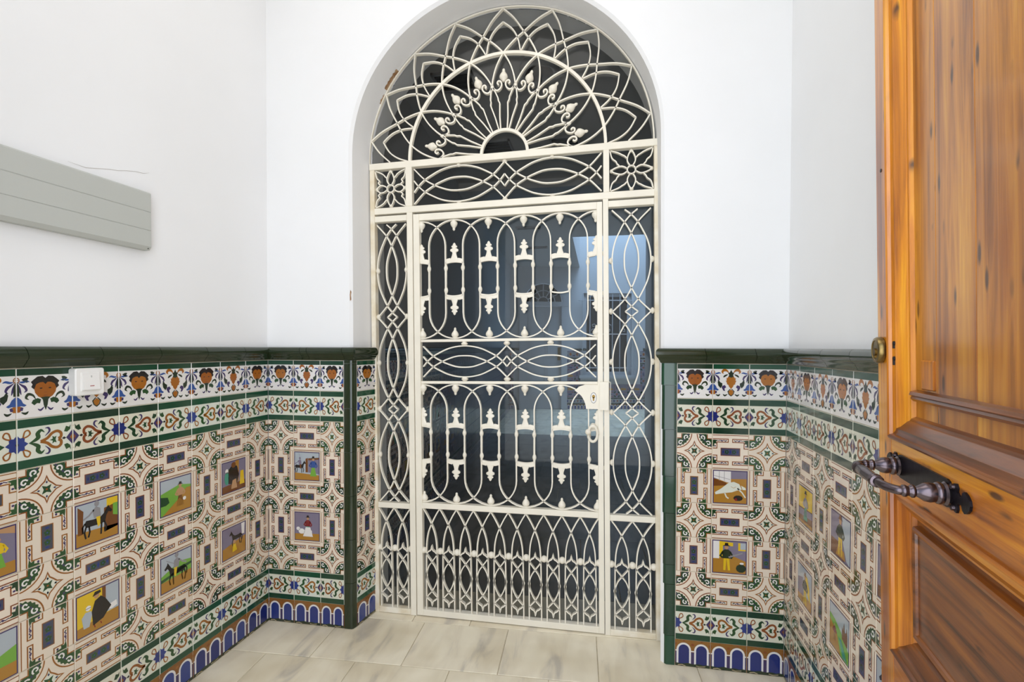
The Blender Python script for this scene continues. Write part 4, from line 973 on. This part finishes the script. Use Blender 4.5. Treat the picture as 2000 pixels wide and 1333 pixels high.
# flower squares
for uc, hx in ((-.965, .078), (.162, .093)):
    zc = 2.0655; hz = .090; s_ = hx/.085
    bar(SCR, 'flower_ring', [(uc+.018*math.cos(2*PI*i/16), zc+.018*math.sin(2*PI*i/16)) for i in range(16)], .0055, closed=True)
    for k in range(4):
        a = k*PI/2; R_ = (hx if k % 2 == 0 else hz)
        P = [(.018, .006), (.035, .016), (.052, .017), (R_-.012, .006), (R_-.012, -.006), (.052, -.017), (.035, -.016), (.018, -.006)]
        bar(SCR, 'petal_bar', [(uc+x*math.cos(a)-y*math.sin(a), zc+x*math.sin(a)+y*math.cos(a)) for x, y in [(p.x, p.y) for p in crom(P, 3)]], .0052)
        inst(SCR, 'boss', M_BO, uc+R_*math.cos(a), zc+R_*math.sin(a), -a-PI/2 if k % 2 == 0 else (PI if k == 1 else 0), .6)
    for qx in (1, -1):
        for qz in (1, -1):
            P = [(hx, hz), (hx*.62, hz*.86), (hx*.42, hz*.74), (.030, .062), (.020, .052)]; Q = [(hx, hz), (hx*.9, hz*.62), (hx*.72, hz*.45), (.062, .030), (.052, .020)]
            for L in (P, Q): bar(SCR, 'leaf_bar', [(uc+qx*p.x, zc+qz*p.y) for p in crom(L, 3)], .0052)
# fan
FC = (-.408, 2.187); A_ = math.radians
def PF(r_, deg): return (FC[0]+r_*math.cos(A_(deg)), FC[1]+r_*math.sin(A_(deg)))
def ok(P): return [p for p in P if p[1] > 2.186]
bar(SCR, 'hub_ring', [PF(.108, a) for a in range(0, 181, 6)], .013, .016)
bar(SCR, 'fan_ring', [PF(.459, a) for a in range(0, 181, 3)], .013, .018)
bar(SCR, 'fan_rim', [PF(.667, a) for a in range(0, 181, 3)], .006, .012)
for k in range(9):
    th = 10+20*k
    for sg in (1, -1):
        L = [(0, .662), (4.5, .617), (9.5, .558), (14.5, .512), (20, .459), (24.5, .405), (28, .352), (30, .315)]
        bar(SCR, 'petal_bar', ok([PF(p.y, th+sg*p.x) for p in crom([Vector(q) for q in L], 4)]), .006)
        L = [(0, .600), (4.5, .563), (7.5, .52), (9.7, .468)]
        bar(SCR, 'inner_petal_bar', ok([PF(p.y, th+sg*p.x) for p in crom([Vector(q) for q in L], 4)]), .0055)
        # C scroll from collar to finial
        c0 = [(9.4, .308), (7.5, .296), (5.4, .292), (2.9, .300), (1.6, .316), (2.4, .330), (4.3, .333), (5.2, .324), (4.2, .316)]
        bar(SCR, 'scroll_bar', [PF(p.y, th+sg*p.x) for p in crom([Vector(q) for q in c0], 4)], .0065)
    inst(SCR, 'acorn_finial', M_AC, *PF(.328, th), rot=PI/2-A_(th), s=1.12, y=YG-.004)
for k in range(10):
    th = 20*k
    for sg in (1, -1):
        L = [(2.2, .113), (3.6, .17), (5.4, .232), (4.0, .246), (4.0, .258), (2.2, .285), (.4, .312)]
        if (k == 0 and sg < 0) or (k == 9 and sg > 0): continue
        bar(SCR, 'spindle_bar', ok([PF(b, th+sg*a) for a, b in L]), .0055)
    if 0 < k < 9: inst(SCR, 'collar', M_KN, *PF(.312, th), rot=PI/2-A_(th), s=.95)
# end petals rising from the rail beside the fan ring
for sg, th in ((1, 170), (-1, 10)):
    L = [(0, 0)]
# fan glass: half disc
mb = MB(); P = [GW(*PF(.672, a)) for a in range(0, 181, 4)]
P = [(max(min(x, .249), -1.095), z) for x, z in P]
mb.frustum([(x+.40, .022, z) for x, z in P], [(x+.40, .026, z) for x, z in P]); obj('glass_pane', fixn(mb.mesh('fan_pane', ['smoked_glass'])), SCR)
# weathered iron strike plate and lock keep on the fixed stile
mb = MB(); x0, z0 = GW(.03, 1.01); mb.box((x0-.012+.4, -.036, z0), (x0+.026+.4, -.012, z0+.125)); obj('lock_keep', mb.mesh('lock_keep', ['iron_paint']), SCR)
mb = MB(); mb.box((x0+.034+.4, -.017, z0+.02), (x0+.0365+.4, -.014, z0+.125)); mb.box((x0+.026+.4, -.017, z0+.122), (x0+.0365+.4, -.014, z0+.125)); obj('keep_edge', mb.mesh('keep_edge', ['iron_paint']), SCR)

# ---- hinged gate leaf
GT = root('iron_gate', 'hinged white wrought-iron gate leaf with interlaced loops and a ring knocker, inside the arched grille', 'gate', (-.85, YG, 0))
rect(GT, 'stile', -.8505, -.820, .004, 1.932); rect(GT, 'stile', .010, .0345, .004, 1.932)
rect(GT, 'rail', -.820, .010, 1.900, 1.932); rect(GT, 'rail', -.820, .010, .522, .549); rect(GT, 'rail', -.820, .010, .004, .033)
rect(GT, 'thin_rail', -.820, .010, 1.320, 1.333, .02); rect(GT, 'thin_rail', -.820, .010, 1.121, 1.1335, .02)
pane(GT, -.83, .02, .025, 1.91)
U0, PT = -.8185, .166
lo, hi = -.821, .011
for (wb_, wt_) in ((1.334, 1.899), (.549, 1.1205)):
    mid = (wb_+wt_)/2; b_ = .120; hw = .1235
    for k in range(6):
        c_ = U0+PT*k
        top = [(c_+hw*math.cos(A_(a)), wt_-.003-b_+b_*math.sin(A_(a))) for a in range(0, 181, 10)]
        bot = [(c_+hw*math.cos(A_(a)), wb_+.003+b_-b_*math.sin(A_(a))) for a in range(180, -1, -10)]
        P = top+bot
        if k == 0: P = [(max(a, lo), b) for a, b in ([q for q in bot if q[0] >= lo-.02]+[q for q in top if q[0] >= lo-.02])]
        elif k == 5: P = [(min(a, hi), b) for a, b in ([q for q in top if q[0] <= hi+.02]+[q for q in bot if q[0] <= hi+.02])]
        bar(GT, 'loop_bar', P, .0056, closed=(0 < k < 5))
        lockk = (k == 5 and wb_ < 1)
        # acorns hanging from and standing on the rails
        if not lockk: inst(GT, 'acorn', M_AC, c_+(.006 if k == 0 else (-.006 if k == 5 else 0)), wt_, PI)
        inst(GT, 'acorn', M_AC, c_+(.006 if k == 0 else (-.006 if k == 5 else 0)), wb_, 0)
        cz1, cz0 = mid+.080, mid-.078
        hwn = .0415
        # narrow cell: balusters, knots, arched ties and cast crowns
        for sg in (1, -1):
            u = c_+sg*hwn
            if u < lo or u > hi: continue
            mb = MB(); x_, z_ = GW(u, mid); tube(mb, [(0, 0, -.075), (0, 0, -.04), (0, 0, .04), (0, 0, .075)], [.0055, .0048, .0048, .0055], 8)
            obj('baluster', smooth(mb.mesh('baluster', ['iron_paint'])), GT, (x_-GT.location.x, 0, z_))
            inst(GT, 'knot', M_KN, u, mid+.053); inst(GT, 'knot', M_KN, u, mid-.052)
        def tie(z, sg): return [(u_, z+sg*.006*math.cos((u_-c_)/hwn*PI/2)-sg*.004) for u_ in [c_-hwn+hwn*2*i/8 for i in range(9)] if lo <= u_ <= hi]
        bar(GT, 'tie_bar', tie(cz1, 1), .006); bar(GT, 'tie_bar', tie(cz0, -1), .006)
        inst(GT, 'crown', M_CR, c_+(.004 if k == 0 else (-.004 if k == 5 else 0)), cz1, 0)
        if not (k == 4 and wb_ > 1): inst(GT, 'crown', M_CR, c_+(.004 if k == 0 else (-.004 if k == 5 else 0)), cz0, PI)
wave(GT, (-.6065, 1.227), .203, .0735, 2, lim=(lo, hi))
for u in (-.6065, -.4035, -.2005): inst(GT, 'boss', M_BO, u, 1.3205, PI); inst(GT, 'boss', M_BO, u, 1.1335, 0)
gothic(GT, U0, .083, 10, .522, .032)
# lock plate, keyhole and ring knocker
lk = []
for i in range(9): a = A_(90+10*i); lk.append((.010+.0*1-.10*0+(-.10)*(math.sin(a-PI/2)), 1.121-.098*(1-math.cos(a-PI/2))))
P2 = [(.0115, 1.121), (-.045, 1.121), (-.072, 1.112), (-.092, 1.094), (-.078, 1.084), (-.062, 1.070), (-.051, 1.050), (-.044, 1.030), (-.042, 1.012), (.0115, 1.012)]
mb = MB(); Q = [GW(a, b) for a, b in P2]; lx = GT.location.x
for ya, yb in ((-.017, -.006),):
    n = len(Q); mb.add([(x-lx, ya, z) for x, z in Q]+[(x-lx, yb, z) for x, z in Q], [tuple(t) for t in tessellate_polygon([[Vector((x, z, 0)) for x, z in Q]])]+[tuple(n+i for i in t[::-1]) for t in tessellate_polygon([[Vector((x, z, 0)) for x, z in Q]])]+[(i, (i+1) % n, n+(i+1) % n, n+i) for i in range(n)])
LP = obj('lock_plate', fixn(mb.mesh('lock_plate', ['iron_paint'])), GT)
kx, kz = GW(-.0085, 1.062); mb = MB(); mb.frustum([(kx-lx+.0115*math.cos(2*PI*i/16), -.0185, kz+.0215*math.sin(2*PI*i/16)) for i in range(16)], [(kx-lx+.0125*math.cos(2*PI*i/16), -.016, kz+.0225*math.sin(2*PI*i/16)) for i in range(16)]); mbr = MB(); mbr.frustum([(kx-lx+.014*math.cos(2*PI*i/16), -.0178, kz+.0245*math.sin(2*PI*i/16)) for i in range(16)], [(kx-lx+.0145*math.cos(2*PI*i/16), -.016, kz+.025*math.sin(2*PI*i/16)) for i in range(16)]); obj('escutcheon_rim', fixn(mbr.mesh('rim', ['fixture_rim'])), LP)['label'] = 'grey rim round the keyhole'
e1 = obj('escutcheon', fixn(mb.mesh('escutcheon', ['white_plastic'])), LP)
mb = MB(); mb.frustum([(kx-lx+.007*math.cos(2*PI*i/10), -.0195, kz+.006+.008*math.sin(2*PI*i/10)) for i in range(10)], [(kx-lx+.007*math.cos(2*PI*i/10), -.018, kz+.006+.008*math.sin(2*PI*i/10)) for i in range(10)]); mb.box((kx-lx-.0035, -.0195, kz-.013), (kx-lx+.0035, -.018, kz+.003)); obj('keyhole', fixn(mb.mesh('keyhole', ['lock_brass'])), LP)['label'] = 'brown keyhole'
rx, rz = GW(-.012, .915); ro = obj('ring_knocker', None, GT, (rx-lx, -.02, rz)); 
mb = MB(); tube(mb, [(.0+.020*math.cos(a), -.006-.004*math.sin(a), -.012+.036*math.sin(a)) for a in [2*PI*i/20 for i in range(21)]], .0062, 8); obj('ring', smooth(mb.mesh('ring', ['iron_paint'])), ro)
mb = MB(); lathe(mb, [(.012, 0), (.010, .006), (.005, .010), (.005, .016), (.009, .020), (.006, .026), (.001, .028)], 10, (0, .012, .022), (0, -1, 0)); obj('backplate', smooth(mb.mesh('backplate', ['iron_paint'])), ro)
mb = MB(); lathe(mb, [(.0135*math.sin(PI*i/8)+1e-5, -.0135*math.cos(PI*i/8)) for i in range(9)], 12, (-.021, -.010, -.004)); obj('ball', smooth(mb.mesh('kball', ['iron_paint'])), ro)

# ------------------------------------------------------------------ things on the left wall
def leftwall(parent_name, label, cat, dist, z):
    p = oL-uLx*dist; q = root(parent_name, label, cat, (p.x, p.y, z)); q.rotation_euler = (0, 0, math.atan2(uLx.y, uLx.x)); return q
# local axes: +X towards the back wall, -Y into the room (rotation about Z maps local -Y to nL)
def rounded(mb, x0, x1, z0, z1, y0, y1, rad, e=.003, n=5):
    def ring(rr, ins, y):
        P = []
        for cx, cz, a0 in ((x1-ins-rr, z1-ins-rr, 0), (x0+ins+rr, z1-ins-rr, 90), (x0+ins+rr, z0+ins+rr, 180), (x1-ins-rr, z0+ins+rr, 270)):
            for i in range(n+1): a = A_(a0+90*i/n); P.append((cx+rr*math.cos(a), y, cz+rr*math.sin(a)))
        return P
    A, B, D = ring(rad, 0, y0), ring(rad, 0, y1+e), ring(rad*.8, e, y1); k = len(A)
    mb.add(A+B+D, [tuple(range(k)), tuple(range(3*k-1, 2*k-1, -1))]+[(i, (i+1) % k, k+(i+1) % k, k+i) for i in range(k)]+[(k+i, k+(i+1) % k, 2*k+(i+1) % k, 2*k+i) for i in range(k)])
SW = leftwall('light_switch', 'white plastic light switch on the tiled wall just below the dark green moulding', 'light switch', .807, 1.1815)
mb = MB(); rounded(mb, -.0425, .0425, -.0415, .0415, 0, -.026, .007); obj('cover_plate', smooth(fixn(mb.mesh('plate', ['white_plastic'])), 30), SW)
mb = MB(); rounded(mb, -.028, .028, -.029, .029, -.020, -.028, .002, .001); obj('bezel', smooth(fixn(mb.mesh('bezel', ['white_plastic'])), 30), SW)
mb = MB(); mb.add([(-.0235, -.028, -.024), (.0235, -.028, -.024), (.0235, -.028, .024), (-.0235, -.028, .024), (-.0235, -.034, -.024), (.0235, -.034, -.024), (.0235, -.029, .024), (-.0235, -.029, .024)], [(3, 2, 1, 0), (4, 5, 6, 7), (0, 1, 5, 4), (2, 3, 7, 6), (0, 4, 7, 3), (1, 2, 6, 5)]); RK = obj('rocker', mb.mesh('rocker', ['white_plastic']), SW)
mb = MB(); mb.box((-.006, -.0335, -.0135), (.006, -.0325, -.0115)); obj('indicator_mark', mb.mesh('mark', ['red_mark']), RK)['label'] = 'small red mark'
mb = MB(); mb.box((-.0015, -.0306, .013), (.0015, -.0296, .019)); obj('bell_mark', mb.mesh('mark2', ['panel_grey']), RK)
PN = leftwall('wall_panel', 'long grey ribbed panel fixed to the white left wall', 'panel', .60, 1.622)
mb = MB(); W_ = -.56
sec = [(.008, 0), (-.014, 0), (-.022, .012), (-.022, .0655), (-.0205, .0665), (-.0205, .068), (-.022, .069), (-.022, .1285), (-.0205, .1295), (-.0205, .131), (-.022, .132), (-.022, .193), (-.018, .198), (.008, .198)]
n = len(sec); mb.add([(0, y, z) for y, z in sec]+[(W_, y, z) for y, z in sec], [tuple(range(n)), tuple(range(2*n-1, n-1, -1))]+[(i, n+i, n+(i+1) % n, (i+1) % n) for i in range(n)])
obj('panel_board', fixn(mb.mesh('panel_board', ['panel_grey'])), PN)
mb = MB(); lathe(mb, [(.003, 0), (.003, .002), (.001, .003)], 8, (-.008, -.0155, .0065), (0, -1, 0)); obj('screw', mb.mesh('screw', ['dark_hole']), PN)

# hairline crack over the panel and a chip beside the arch
mb = MB(); CR = [(.84, 1.843), (.79, 1.842), (.76, 1.850), (.72, 1.862), (.69, 1.868), (.66, 1.878), (.63, 1.886), (.60, 1.890), (.58, 1.899)]
V = []
for k, (d_, z_) in enumerate(CR):
    hw_ = .0006 if 0 < k < len(CR)-1 else .0002; q = oL-uLx*d_-nL*.0076
    V += [(q.x, q.y, z_-hw_), (q.x, q.y, z_+hw_)]
mb.add(V, [(2*k, 2*k+2, 2*k+3, 2*k+1) for k in range(len(CR)-1)]); obj('plaster_crack', mb.mesh('crack', ['crack']), WL)
mb = MB(); V = [(-1.112, 1.50), (-1.106, 1.505), (-1.108, 1.525), (-1.105, 1.54), (-1.110, 1.55), (-1.113, 1.53)]
mb.add([(x, YP-.0006, z) for x, z in V], [(0, 1, 2, 3, 4, 5)]); obj('plaster_flake', mb.mesh('chip', ['flake']), WB)

# ------------------------------------------------------------------ wooden entrance door, standing open on the right
DD = Vector((.184, .983, 0)).normalized()
Xd = -DD; Yd = Vector((DD.y, -DD.x, 0)); LEAN = .021; DW = .80; DH = 2.6
base = Vector((.589, 1.170, 0))
md = Matrix.Identity(4)
Zd = Vector((0, 0, 1)); 
for i in range(3): md[i][0] = Xd[i]; md[i][1] = Yd[i]; md[i][2] = Zd[i]
md = Matrix.Translation(base) @ md.to_3x3().to_4x4() @ Matrix.Translation((0, 0, 1.28)) @ Matrix.Rotation(LEAN, 4, 'X') @ Matrix.Translation((0, 0, -1.28))
DR = obj('door_1', None); DR.matrix_world = md; DR['kind'] = 'structure'; DR['label'] = 'old varnished pine entrance door standing open at the right'; DR['category'] = 'door'
def dbox(name, x0, x1, y0, y1, z0, z1, mt, par=DR, bev=.0015):
    cx, cy, cz = (x0+x1)/2, (y0+y1)/2, (z0+z1)/2; mb = MB(); mb.box((x0-cx, y0-cy, z0-cz), (x1-cx, y1-cy, z1-cz)); me = mb.mesh(name, [mt])
    bm = bmesh.new(); bm.from_mesh(me); bmesh.ops.recalc_face_normals(bm, faces=bm.faces); bmesh.ops.bevel(bm, geom=bm.edges[:], offset=bev, segments=1, affect='EDGES'); bm.to_mesh(me); bm.free()
    return obj(name, me, par, (cx, cy, cz))
SW_ = .072
dbox('stile', 0, SW_, 0, .045, .01, DH, 'wood_upright'); dbox('stile', DW-SW_, DW, 0, .045, .01, DH, 'wood_upright')
RZ = [(.01, .12), (.60, .683), (1.01, 1.115), (2.45, DH)]
for z0, z1 in RZ: dbox('rail', SW_, DW-SW_, 0, .045, z0, z1, 'wood_level')
MP = [(-.004, .001), (-.004, -.004), (.0, -.0065), (.004, -.0045), (.006, .001), (.012, .003), (.018, .003), (.022, .0085), (.034, .0155), (.036, .0185), (.041, .0195), (.045, .026), (.045, .030)]
def panel_moulding(x0, x1, z0, z1):
    sides = {'b': ((x0, z0), (x1, z0), (0, 1)), 't': ((x1, z1), (x0, z1), (0, -1)), 'l': ((x0, z1), (x0, z0), (1, 0)), 'r': ((x1, z0), (x1, z1), (-1, 0))}
    for k, (a, b, inn) in sides.items():
        a, b, i_ = Vector(a), Vector(b), Vector(inn); d = (b-a).normalized(); mb = MB(); R1 = []; R2 = []
        for t_, y in MP:
            p = a+i_*t_+d*t_; q = b+i_*t_-d*t_; R1.append((p.x, y, p.y)); R2.append((q.x, y, q.y))
        n = len(MP); mb.add(R1+R2, [(i, i+1, n+i+1, n+i) for i in range(n-1)]+[tuple(range(n)), tuple(range(2*n-1, n-1, -1))])
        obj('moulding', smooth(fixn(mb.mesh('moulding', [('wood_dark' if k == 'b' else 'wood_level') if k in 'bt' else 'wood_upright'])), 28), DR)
for z0, z1 in ((.12, .60), (.683, 1.01), (1.115, 2.45)): panel_moulding(SW_, DW-SW_, z0, z1)
# upper panel boards
xb = [SW_, .205, .335, .47, .60, DW-SW_]
for a, b in zip(xb, xb[1:]): dbox('panel_board', a, b-.0012, .026, .040, 1.115, 2.45, 'wood_panel', bev=.001)
# applied ledge low on the upper panel
mb = MB(); sec = [(.0262, 1.190), (.018, 1.191), (.014, 1.196), (.016, 1.200), (.012, 1.203), (.014, 1.209), (.0262, 1.212)]; n = len(sec)
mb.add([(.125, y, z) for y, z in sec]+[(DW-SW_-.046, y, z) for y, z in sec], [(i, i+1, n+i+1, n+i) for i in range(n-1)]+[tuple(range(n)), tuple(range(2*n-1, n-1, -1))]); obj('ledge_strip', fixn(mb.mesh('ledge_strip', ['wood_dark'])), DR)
dbox('repair_block', .150, .200, .022, .028, 1.215, 1.268, 'wood_upright')
# raised lower panels
def raised(x0, x1, z0, z1):
    rings = [(0, .026), (.028, .026), (.030, .014), (.034, .011), (.040, .013), (.042, .017), (.048, .0165), (.075, .020)]
    mb = MB(); V = []
    for t_, y in rings: V += [(x0+t_, y, z0+t_), (x1-t_, y, z0+t_), (x1-t_, y, z1-t_), (x0+t_, y, z1-t_)]
    Fq = []
    for k in range(len(rings)-1):
        for i in range(4): Fq.append((k*4+i, k*4+(i+1) % 4, (k+1)*4+(i+1) % 4, (k+1)*4+i))
    L = (len(rings)-1)*4; Fq.append((L, L+1, L+2, L+3)); mb.add(V, Fq)
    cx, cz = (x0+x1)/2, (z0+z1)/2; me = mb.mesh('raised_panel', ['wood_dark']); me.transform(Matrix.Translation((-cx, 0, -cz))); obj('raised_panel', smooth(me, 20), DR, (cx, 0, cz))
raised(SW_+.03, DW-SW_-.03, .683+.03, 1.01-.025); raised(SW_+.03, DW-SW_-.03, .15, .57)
# keyholes on the far edge moulding
for z, h in ((1.297, .011), (1.266, .014)):
    mb = MB(); lathe(mb, [(.0045, 0), (.0045, .003), (.003, .0035)], 10, (0, .0005, h*.3), (0, -1, 0)); mb.box((-.002, -.003, -h*.6), (.002, .001, h*.3)); obj('keyhole', mb.mesh('keyhole2', ['dark_hole']), DR, (SW_+.013, .003, z))['label'] = 'dark keyhole'
# round cylinder lock
LC = obj('cylinder_lock', None, DR, (.026, 0, 1.287)); LC['label'] = 'round brass cylinder lock'
mb = MB(); lathe(mb, [(.026, 0), (.0275, .002), (.0275, .009), (.0255, .0125), (.0205, .0135), (.0195, .012), (.001, .012)], 28, (0, 0, 0), (0, -1, 0)); obj('lock_rose', smooth(mb.mesh('rose', ['brass']), 35), LC)
mb = MB(); lathe(mb, [(.008, .011), (.008, .015), (.001, .015)], 16, (0, 0, -.004), (0, -1, 0)); mb.box((-.003, -.015, -.016), (.003, -.011, -.008)); obj('lock_core', mb.mesh('core', ['lock_brass']), LC)
mb = MB(); lathe(mb, [(.004, 0), (.0035, .0012)], 10, (.03, 0, 1.66), (0, -1, 0)); obj('nail_head', mb.mesh('nail', ['black_iron']), DR)
# handle: scalloped backplate, two turned posts and a gripped bar
HZ = 1.066
HD = obj('door_handle', None, DR, (0, 0, HZ)); HD['label'] = 'dark turned iron pull handle on scalloped plate'
half = [(0, .022), (.085, .022), (.091, .020), (.096, .012), (.101, .015), (.105, .021), (.111, .022), (.114, .016), (.113, .010), (.118, .006), (.125, .006), (.128, .013), (.133, .016), (.140, .013), (.146, .007), (.148, 0)]
top = half+[(x, -z) for x, z in half[::-1][1:]]
full = top+[(-x, z) for x, z in top[::-1][1:-1]]
cx = .219; full = [(x*1.10+cx, z) for x, z in full]
mb = MB(); n = len(full); tt = tessellate_polygon([[Vector((x, z, 0)) for x, z in full]])
mb.add([(x, -.0035, z) for x, z in full]+[(x, 0, z) for x, z in full], [tuple(t) for t in tt]+[tuple(n+i for i in t[::-1]) for t in tt]+[(i, (i+1) % n, n+(i+1) % n, n+i) for i in range(n)])
obj('backplate', fixn(mb.mesh('backplate', ['black_iron'])), HD)
post = [(.017, .003), (.0185, .007), (.0155, .010), (.0175, .014), (.0165, .018), (.0145, .020), (.0155, .026), (.014, .034), (.009, .041), (.0075, .044), (.010, .046), (.0105, .049), (.008, .052), (.0075, .054), (.0095, .057), (.0095, .060), (.007, .063)]
for x in (.125, .315):
    mb = MB(); lathe(mb, post, 20, (x, 0, 0), (0, -1, 0)); obj('post', smooth(mb.mesh('post', ['old_iron']), 50), HD)
for x in (.105*1.1, .133*1.1):
    for sg in (1, -1):
        for zz in (.016, -.016):
            if x > .14: continue
            mb = MB(); lathe(mb, [(.0045, .0035), (.004, .007), (.001, .0085)], 10, (cx+sg*x, 0, zz), (0, -1, 0)); obj('rivet', smooth(mb.mesh('rivet', ['old_iron'])), HD)
path = crom([Vector(p) for p in [(.315, -.060, 0), (.313, -.067, 0), (.300, -.077, .001), (.280, -.081, .002), (.262, -.082, .002), (.220, -.083, .003), (.178, -.082, .002), (.160, -.081, .002), (.140, -.077, .001), (.127, -.067, 0), (.125, -.060, 0)]], 14)
Rr = []
for p in path:
    x = p.x; q = abs(x-.220)
    Rr.append(.0105-.0015*min(1, q/.04) if q < .040 else (.0112 if q < .046 else (.0085 if q < .049 else (.0105 if q < .054 else .0072))))
mb = MB(); tube(mb, path, Rr, 14); obj('grip', smooth(mb.mesh('grip', ['old_iron']), 60), HD)
mb = MB(); mb.box((-6, -3.2, -.1), (6, -3.0, 8)); struct('wall_street', mb.mesh('wall_street', ['plaster']))  # unseen house front opposite, added to keep blue sky light off the doorway
# pavement outside the doorway
mb = MB(); mb.box((-6, -6, -.07), (6, .0, -.02)); struct('floor_street', mb.mesh('floor_street', ['street']))
